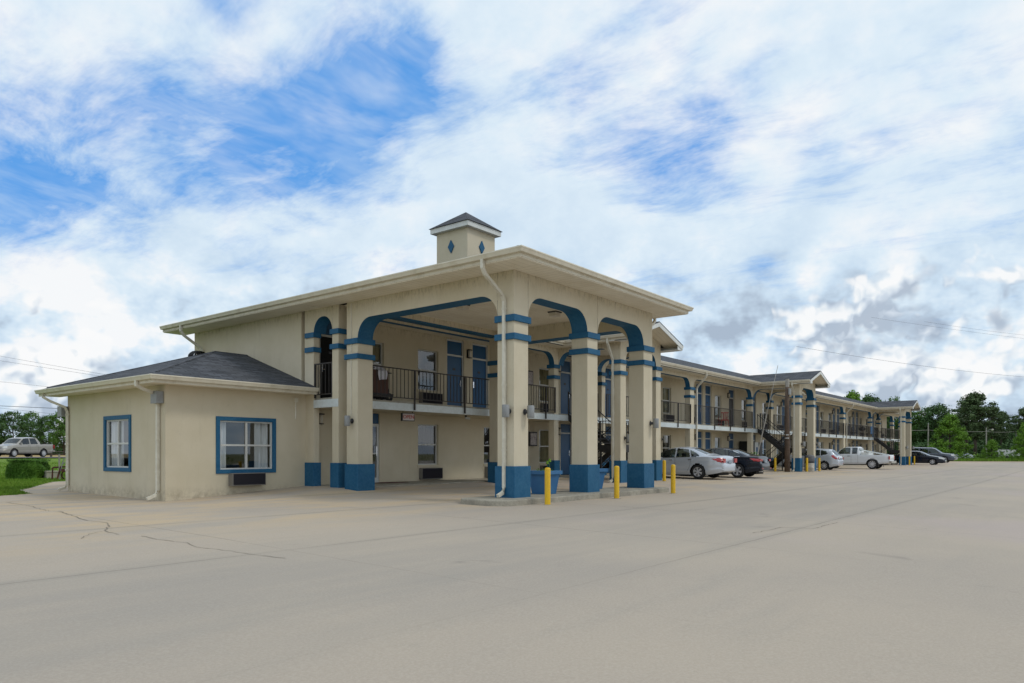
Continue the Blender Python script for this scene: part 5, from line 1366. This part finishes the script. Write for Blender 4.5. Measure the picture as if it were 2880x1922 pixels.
suv = dict(L=5.2, W=2.0, R=.385, axles=(1.55, -1.50), paint='paint_slate', wheels=WD, mirror=(.95, 1.25), clear=.25, taper=.5, tk=.12,
    top=[(2.6, .7), (2.56, .98), (2.4, 1.10), (1.5, 1.20), (1.25, 1.25), (.55, 1.78), (.2, 1.88), (-1.6, 1.92), (-2.3, 1.86), (-2.52, 1.15), (-2.6, .9)],
    belt=[(2.6, .66), (1.5, 1.10), (-2.2, 1.18), (-2.6, .88)], sill=[(2.6, .38), (2.2, .32), (-2.1, .34), (-2.6, .42)],
    rf=[(2.6, .88), (1.5, .88), (1., .82), (.2, .76), (-2.2, .76), (-2.6, .85)],
    glass=[[(1.10, 1.20), (.50, 1.72), (-.10, 1.78), (-.10, 1.19)], [(-.22, 1.20), (-.22, 1.79), (-1.05, 1.80), (-1.12, 1.21)], [(-1.28, 1.22), (-1.22, 1.80), (-2.08, 1.77), (-2.2, 1.23)]],
    screens=[(1.2, .62), (-2.3, -2.5)], handles=[(.0, 1.06), (-1.0, 1.08)], hmat='paint_slate', seams=[[(-.16, 1.18), (-.16, .45)], [(-1.16, 1.18), (-1.1, .5)]],
    patch=[([(2.599, 1.0), (2.25, 1.04), (2.3, .86), (2.599, .82)], 'lamp_clear', 'headlight')],
    boxes=[('bumper', 'grey_metal', [(2.55, 2.70, -.85, .85, .42, .68)]), ('grille', 'chrome', [(2.59, 2.625, -.5, .5, .74, .98)]), ('roof_rack', 'black_metal', [(-1.9, .1, .66, .70, 1.91, 1.95), (-1.9, .1, -.70, -.66, 1.91, 1.95)])], seats=[(.0, 1.2), (-1.0, 1.2)])
vehicle('slate_suv', 'dark slate sport utility vehicle with a grey bumper, behind the black sedan at the end', 'car', (103.2, 15.7, -.12), -HY_, suv)
far_ = dict(silver); far_.update(paint='paint_palegrey')
x, y = camxy(2704, 140); vehicle('pale_sedan', 'small pale silver car far off at the edge of the grass verge', 'car', (x, y, -.05), -HY_-.5, far_)
avd = dict(L=5.6, W=2.0, R=.40, axles=(1.72, -1.58), paint='paint_sage', wheels=WD, mirror=(.98, 1.25), clear=.28, taper=.5, tk=.12, bed=(-1.22, -2.72, 1.20), grp=0,
    top=[(2.8, .72), (2.76, 1.02), (2.55, 1.13), (1.6, 1.22), (1.35, 1.27), (.68, 1.80), (.35, 1.89), (-.7, 1.92), (-.95, 1.88), (-1.2, 1.55), (-1.60, 1.28), (-2.8, 1.27)],
    belt=[(2.8, .68), (1.6, 1.13), (-1.2, 1.20), (-1.6, 1.24), (-2.8, 1.24)], sill=[(2.8, .42), (2.3, .36), (-2.2, .38), (-2.8, .48)],
    rf=[(2.8, .88), (1.5, .88), (1.1, .82), (.2, .77), (-1.0, .77), (-1.5, .92), (-2.8, .93)],
    glass=[[(1.16, 1.23), (.60, 1.74), (.02, 1.80), (.02, 1.22)], [(-.10, 1.23), (-.10, 1.80), (-.75, 1.80), (-.95, 1.24)]],
    screens=[(1.28, .72)], handles=[(.15, 1.08), (-.8, 1.10)], hmat='paint_sage', seams=[[(-.04, 1.2), (-.04, .5)], [(-1.0, 1.2), (-.95, .6)]], patch=[([(2.799, 1.0), (2.4, 1.06), (2.45, .86), (2.799, .82)], 'lamp_clear', 'headlight')],
    boxes=[('tail_light', 'tail_red', [(-2.82, -2.76, .82, .99, .85, 1.2), (-2.82, -2.76, -.99, -.82, .85, 1.2)]), ('rear_bumper', 'paint_sage', [(-2.92, -2.76, -.9, .9, .5, .72)]), ('bed_cover', 'dark_grey', [(-2.70, -1.35, -.82, .82, 1.20, 1.30)]), ('grille', 'chrome', [(2.79, 2.83, -.55, .55, .76, 1.0)])], seats=[(.0, 1.2), (-.85, 1.2)])
vehicle('sage_pickup', 'pale sage four-door pickup driving along the road at the far left', 'pickup truck', (PT.x, PT.y, .665), atan2(RD.y, RD.x), avd)
x, y = camxy(2828, 150)
tr_ = thing('white_trailer', 'long white box trailer half hidden in brush at the far right', 'trailer', (x, y, -.1), TH-pi/2)
MB().box(-2.4, 2.4, -1.1, 1.1, .55, 1.95).build('box_body', 'white_paint', tr_, bevel=.03)
for sx in (-.5, .5): MB().lathe([(0, -.1), (.36, -.1), (.36, .1), (0, .1)], 'y', (sx, -1.05, .36), 16).build('wheel', 'rubber', tr_)
MB().tube([(-2.4, 0, .5), (-3.4, 0, .45)], .05, 6).build('tow_bar', 'black_metal', tr_)

# ------------------------------------------------------------------ TREES
def tree_meshes(kind, seed, H, Rc, n_cl, per, leaf, mt, base=.22, shape='round', cs=.16):
    rd = random.Random(seed); tk = MB()
    tr_top = H*(.80 if shape != 'pine' else .93)
    tk.tube([(0, 0, -.3), (rd.uniform(-.1, .1), rd.uniform(-.1, .1), H*.3), (rd.uniform(-.2, .2), rd.uniform(-.2, .2), H*.6), (0, 0, tr_top)], .2, 7, rr=[H*.022, H*.017, H*.011, H*.003])
    lf = MB(); cents = []
    for i in range(n_cl):
        for _ in range(30):
            t = rd.random()
            z = base+(1-base)*t
            if shape == 'round': r = Rc*sqrt(max(0, 1-(2*t-.9)**2/1.25))*(.75+.3*rd.random())
            elif shape == 'cone': r = Rc*(1-t)**.75*(.8+.3*rd.random())+.2
            else: r = Rc*(sin(pi*min(1, t*.9+.08))**.7)*(.45+.6*rd.random())
            a = rd.uniform(0, 2*pi); q = sqrt(rd.random())*.96 if shape == 'pine' else rd.random()**.38
            c = Vector((r*q*cos(a), r*q*sin(a), z*H*.97))
            if shape != 'pine' or rd.random() < .8: break
        cents.append(c)
        if rd.random() < (.35 if shape != 'pine' else .6):
            s_ = Vector((0, 0, max(H*.15, c.z-c.xy.length*.65))); mid = s_.lerp(c, .5)+Vector((0, 0, -.05*H*.2))
            tk.tube([s_, mid, c], .05, 4, rr=[H*.006, H*.004, H*.0015])
    for c in cents:
        sz = H*cs*rd.uniform(.6, 1.15)*(.8 if shape == 'pine' else 1)
        for k in range(per):
            d = Vector((rd.gauss(0, 1), rd.gauss(0, 1), rd.gauss(0, .62))); d = d.normalized()*(rd.random()**.45)*sz*.62
            p = c+d; s_ = leaf*rd.uniform(.6, 1.3)
            n_ = (d.normalized()+Vector((rd.gauss(0, .6), rd.gauss(0, .6), rd.gauss(0, .5)+.5))).normalized()
            e_ = n_.cross(Vector((rd.gauss(0, 1), rd.gauss(0, 1), rd.gauss(0, 1)))).normalized(); f_ = n_.cross(e_)
            lf.quad([p-e_*s_, p+f_*s_*.55, p+e_*s_, p-f_*s_*.55])
    return tk.mesh('trunk', 'bark', True), lf.mesh('crown', mt)
TM = {'dark': tree_meshes('dark', 1, 10, 4.0, 150, 60, .17, 'leaf_dark', .10), 'dark2': tree_meshes('dark2', 2, 10, 3.4, 130, 60, .17, 'leaf_dark', .14),
      'mid': tree_meshes('mid', 3, 10, 3.8, 140, 60, .17, 'leaf_mid', .08), 'light': tree_meshes('light', 4, 10, 4.6, 190, 65, .16, 'leaf_light', .03, 'cone', .13),
      'pine': tree_meshes('pine', 5, 10, 3.0, 120, 60, .15, 'leaf_pine', .34, 'pine', .13), 'pine2': tree_meshes('pine2', 8, 10, 2.4, 70, 55, .15, 'leaf_pine', .45, 'pine', .12),
      'row': tree_meshes('row', 11, 10, 4.7, 120, 55, .19, 'leaf_dark', .20, 'round', .15), 'row2': tree_meshes('row2', 12, 10, 4.4, 120, 55, .19, 'leaf_mid', .18, 'round', .15)}
def tree(kind, u, vtop, Z, label, grp=None, gzv=-.2, sx=1., name='tree'):
    x, y = camxy(u, Z); H = (HY-vtop)/F*Z+EYE-gzv
    t = thing(name, label, 'tree', (x, y, gzv), random.uniform(0, 6.28), grp)
    s_ = H/10*1.02; t.scale = (s_*sx, s_*sx, s_)
    tk, lf = TM[kind]
    for nm, me in (('trunk', tk), ('crown', lf)):
        o = bpy.data.objects.new(nm, me); COL.objects.link(o); o.parent = t
    return t
rd = random.Random(5)
# left row behind the road
GL = 'row of trees across the road at the left'
tree('row', 38, 1160, 150, 'leftmost broad tree across the road, above the sage pickup', GL, .8, 1.0, 'roadside_tree')
tree('row2', 88, 1162, 156, 'tree across the road just right of the sage pickup cab, second of the row', GL, .8, .80, 'roadside_tree')
tree('row', 138, 1172, 150, 'third tree of the row across the road, left of the annex', GL, .8, .92, 'roadside_tree')
tree('row2', 180, 1158, 146, 'tree of the roadside row that touches the annex corner', GL, .8, .95, 'roadside_tree')
tree('row', 235, 1165, 150, 'roadside tree mostly hidden behind the annex', GL, .8, .95, 'roadside_tree')
tree('row2', -25, 1170, 150, 'roadside tree cut by the left edge of the picture', GL, .8, .95, 'roadside_tree')
# above the wing roof
tree('light', 2398, 1106, 150, 'bright green treetop rising above the far wing roof', None, -.2, .85)
tree('dark', 2448, 1118, 160, 'dull green treetop right of the bright one above the wing roof', None, -.2, .9)
tree('mid', 2514, 1116, 165, 'small treetop just above the last portico roof', None, -.2, .5)
# right hand group
tree('mid', 2592, 1146, 165, 'mid green tree directly right of the last portico gable', None, -.2, 1.0)
tree('dark2', 2636, 1140, 160, 'dark tree behind the slender pole at the right', None, -.2, 1.05)
tree('light', 2672, 1168, 128, 'large light green tree in front of the dark wood at the right', None, -.2, 1.15)
tree('pine', 2742, 1108, 142, 'tall dark pine, highest tree in the picture', 'pines of the right wood', -.2, 1.25, 'pine_tree')
tree('pine2', 2722, 1128, 150, 'pine close on the left of the tallest pine', 'pines of the right wood', -.2, 1.5, 'pine_tree')
tree('pine2', 2792, 1146, 150, 'round-topped pine between the tallest pine and the street lamp', 'pines of the right wood', -.2, 1.3, 'pine_tree')
tree('pine2', 2818, 1160, 158, 'thin pine right of the street lamp', 'pines of the right wood', -.2, 1.1, 'pine_tree')
tree('pine', 2880, 1150, 150, 'tall pine cut by the right edge of the picture', 'pines of the right wood', -.2, 1., 'pine_tree')
tree('light', 2884, 1190, 118, 'light green tree at the right edge, nearest of the right trees', None, -.2, .9)
tree('light', 2790, 1238, 135, 'low light green bushy tree at the foot of the tallest pine', None, -.2, 1.3)
GW = 'trees of the dark wood behind the lot'
for i in range(34):
    u = 2330+i*19.5+rd.uniform(-6, 6)
    if u < 2560 and i % 2: continue
    tree(rd.choice(['dark', 'dark2', 'mid', 'dark', 'dark2']), u, rd.uniform(1182, 1205) if u > 2560 else rd.uniform(1150, 1190), rd.uniform(176, 225), 'tree of the dark wood standing behind the lot and the wing', GW, -.2, rd.uniform(.9, 1.25), 'wood_tree')
# understorey of the wood
def leaf_scatter(name, mt, pts, leaf, label=None, cat=None, kind='stuff', seed=3, up=.5):
    rd = random.Random(seed); b = MB()
    for (p, sz, n) in pts:
        for k in range(n):
            d = Vector((rd.gauss(0, 1), rd.gauss(0, 1), rd.gauss(0, .7))).normalized()*(rd.random()**.5); q = Vector(p)+Vector((d.x*sz[0], d.y*sz[1], d.z*sz[2]))
            s_ = leaf*rd.uniform(.6, 1.3); n_ = (d+Vector((rd.gauss(0, .6), rd.gauss(0, .6), rd.gauss(0, .5)+up))).normalized()
            e_ = n_.cross(Vector((rd.gauss(0, 1), rd.gauss(0, 1), rd.gauss(0, 1)))).normalized(); f_ = n_.cross(e_)
            b.quad([q-e_*s_, q+f_*s_*.55, q+e_*s_, q-f_*s_*.55])
    return tag(b.build(name, mt), label, cat, None, kind)
pts = []
for i in range(230):
    u = rd.uniform(2420, 2960); Z = rd.uniform(150, 185); x, y = camxy(u, Z); pts.append(((x, y, rd.uniform(0, 2.6)), (2.6, 2.6, 1.9), 90))
leaf_scatter('undergrowth', 'leaf_dark', pts, .34, 'dark brushy undergrowth along the foot of the wood at the right', 'undergrowth')
pts = []
for i in range(26):
    u = rd.uniform(2640, 2930); Z = rd.uniform(132, 150); x, y = camxy(u, Z); pts.append(((x, y, rd.uniform(-.3, .1)), (1.8, 1.8, .6), 45))
leaf_scatter('brush', 'leaf_mid', pts, .22, 'low green brush in front of the wood at the right', 'brush', seed=9)
# weeds of the verge
b = MB()
for i in range(9000):
    u = rd.uniform(2560, 2920); Z = 116+60*rd.random()**1.5; x, y = camxy(u, Z); h = rd.uniform(.15, .55); a = rd.uniform(0, pi); w = .06
    dx_, dy_ = cos(a)*w, sin(a)*w; z = -.2
    b.quad([(x-dx_, y-dy_, z), (x+dx_, y+dy_, z), (x+rd.uniform(-.15, .15), y+rd.uniform(-.15, .15), z+h)])
tag(b.build('verge_weeds', 'grass_blade'), 'patchy weeds and tall grass beyond the far edge of the lot', 'weeds', None, 'stuff')
b = MB(); cnt = 0
while cnt < 26000:
    u = rd.uniform(-60, 200); v = 1294+104*rd.random()**1.2; x, y = pix_ground(u, v)
    if not inpoly(x, y, LAWN) or (x-RD.x*0) > 60: cnt += 1; continue
    h = rd.uniform(.03, .075)*(1+.6*(rd.random() < .1)); a = rd.uniform(0, pi); w = .012+.0004*hypot(x, y); dx_, dy_ = cos(a)*w, sin(a)*w; z = gz(x, y)-.01
    b.quad([(x-dx_, y-dy_, z), (x+dx_, y+dy_, z), (x+rd.uniform(-.03, .03), y+rd.uniform(-.03, .03), z+h)]); cnt += 1
tag(b.build('lawn_grass', 'grass_blade'), 'short green grass on the lawn left of the annex', 'grass', None, 'stuff')
# clipped hedge
hx_, hy_ = pix_ground(80, 1347); hz_ = gz(hx_, hy_)
hd_ = thing('clipped_hedge', 'rounded clipped green hedge on the lawn left of the annex', 'hedge', (hx_, hy_, hz_), TH-pi/2)
b = MB(); core = MB()
def superell(a, e): c, s_ = cos(a), sin(a); return (abs(c)**e*(1 if c > 0 else -1), abs(s_)**e*(1 if s_ > 0 else -1))
for k in range(15000):
    z = rd.random()**.8; a = rd.uniform(0, 2*pi); cx_, sy_ = superell(a, .65); rz_ = (1-max(0, z-.55)**2*2.4)*(.93+.07*sin(a*5+z*6)*cos(a*3))
    q = rd.uniform(.90, 1.03); p = Vector((.80*cx_*rz_*q, .62*sy_*rz_*q, .04+z*.80*(1-.05*(cx_*rz_)**2)+rd.uniform(-.02, .02)))
    if rd.random() < .3: p = Vector((.80*cx_*rd.random(), .62*sy_*rd.random(), .81+rd.uniform(-.03, .025)-.12*(p.x/.8)**4))
    s_ = rd.uniform(.018, .032); n_ = Vector((p.x, p.y, p.z-.3)).normalized()+Vector((rd.gauss(0, .5), rd.gauss(0, .5), rd.gauss(0, .5))); n_.normalize()
    e_ = n_.cross(Vector((rd.gauss(0, 1), rd.gauss(0, 1), rd.gauss(0, 1)))).normalized(); f_ = n_.cross(e_)
    b.quad([p-e_*s_, p+f_*s_*.6, p+e_*s_, p-f_*s_*.6])
b.build('foliage', 'leaf_hedge', hd_)
core.frustum(0, 0, 0, .72, .66, .48, .55, .40).build('branch_core', 'leaf_hedge', hd_)

# ------------------------------------------------------------------ left yard: concrete block, rusty implement, roadside fence
x, y = pix_ground(144, 1346)
o = MB().box(-.24, .24, -.2, .2, -.05, .26).box(-.26, .26, -.22, .22, .26, .32).build('concrete_box', 'kerb_concrete', loc=(x, y, gz(x, y)), bevel=.01); tag(o, 'low pale concrete utility box right of the hedge', 'utility box')
x, y = pix_ground(166, 1351)
im = thing('farm_implement', 'rusty old farm implement with an upright lever near the annex corner', 'farm tool', (x, y, gz(x, y)), TH-pi/2+.3)
MB().tube([(-.22, 0, .50), (.75, .1, .58)], .035, 6).tube([(-.22, 0, .5), (-.24, 0, 0)], .03, 6).tube([(.05, 0, .52), (-.05, -.1, 0)], .03, 6).tube([(.75, .1, .58), (.8, .1, 0)], .03, 6).build('frame', 'rust', im)
MB().tube([(.02, .02, 0), (.0, .02, 1.02)], .035, 6).build('post', 'pale_wood', im)
MB().tube([(.06, 0, .35), (.12, 0, .70), (.19, 0, .88)], .02, 6).tube([(.10, 0, .6), (.2, 0, .72)], .018, 6).build('lever', 'grey_metal', im)
for (px_, pz) in ((.25, .2), (.55, .2)): MB().lathe([(.15, -.02), (.19, -.015), (.20, 0), (.19, .015), (.15, .02), (.15, -.02)], 'y', (px_, .05, pz), 18).box(px_-.17, px_+.17, .04, .06, pz-.012, pz+.012).box(px_-.012, px_+.012, .04, .06, pz-.17, pz+.17).build('wheel', 'rust', im)
MB().box(.1, .68, -.08, .18, .33, .46).build('tray', 'rust', im)
fc = thing('roadside_fence', 'low dark post and rail fence across the road at the left', 'fence', (0, 0, 0))
P0 = PT+RN*6.2+RD*3; rl = MB()
for i in range(-4, 9):
    p = P0-RD*(i*2.6); MB().box(-.09, .09, -.09, .09, 0, .78).build('post', 'bark', fc, loc=(p.x, p.y, .6))
a, c = P0+RD*12, P0-RD*24
for h in (.34, .62): rl.tube([(a.x, a.y, .6+h), (c.x, c.y, .6+h)], .05, 4)
rl.build('rail', 'bark', fc)
# ------------------------------------------------------------------ right: street lamp, poles, line
x, y = camxy(2774, 138)
sl = thing('street_lamp', 'pale street lamp pole with a short arm in front of the pines', 'street lamp', (x, y, -.2), TH-pi/2)
MB().tube([(0, 0, 0), (0, 0, 6.15)], .11, 8, rr=[.13, .09]).build('pole', 'pale_wood', sl); MB().tube([(0, 0, 5.2), (.5, 0, 5.75), (1.05, 0, 5.85)], .035, 6).build('arm', 'grey_metal', sl)
MB().lathe([(0, .12), (.16, .08), (.2, 0), (.17, -.14), (0, -.2)], 'z', (1.15, 0, 5.8), 12).build('lamp_head', 'diffuser', sl, smooth=True)
x, y = camxy(2611, 130)
o = thing('slender_pole', 'slender pale pole behind the slate vehicle', 'utility pole', (x, y, -.2)); MB().tube([(0, 0, 0), (0, 0, 6.5)], .1, 8, rr=[.12, .085]).build('pole', 'pale_wood', o); MB().lathe([(0, .2), (.08, .15), (.09, 0), (0, 0)], 'z', (0, 0, 6.5), 8).build('insulator', 'grey_metal', o); MB().tube([(0, 0, 5.9), (-.7, 0, 1.6)], .02, 5).build('stay', 'wire_pale', o)
x, y = camxy(2858, 150)
o = thing('transformer_pole', 'short pole with a transformer among the trees near the right edge', 'utility pole', (x, y, -.2)); MB().tube([(0, 0, 0), (0, 0, 5.8)], .1, 8).build('pole', 'pale_wood', o); MB().lathe([(0, .3), (.2, .28), (.2, -.28), (0, -.3)], 'z', (-.25, -.1, 4.8), 12).build('transformer', 'grey_metal', o)
wire('power_line', 'thin line running across the face of the right wood between the poles', [at(2480, 1207, 125), at(2611, 1210, 130), at(2774, 1214, 138), at(2858, 1214, 150), at(2950, 1216, 150)], .022, .15, 'wire_pale', grp='power lines on the right')

# low growth under the roadside row
pts = []
for i in range(70):
    x, y = camxy(rd.uniform(-80, 260), rd.uniform(150, 165)); pts.append(((x, y, rd.uniform(.8, 2.4)), (2.4, 2.4, 1.3), 70))
leaf_scatter('hedgerow', 'leaf_dark', pts, .30, 'dark low growth under the roadside trees at the left', 'undergrowth', seed=21)
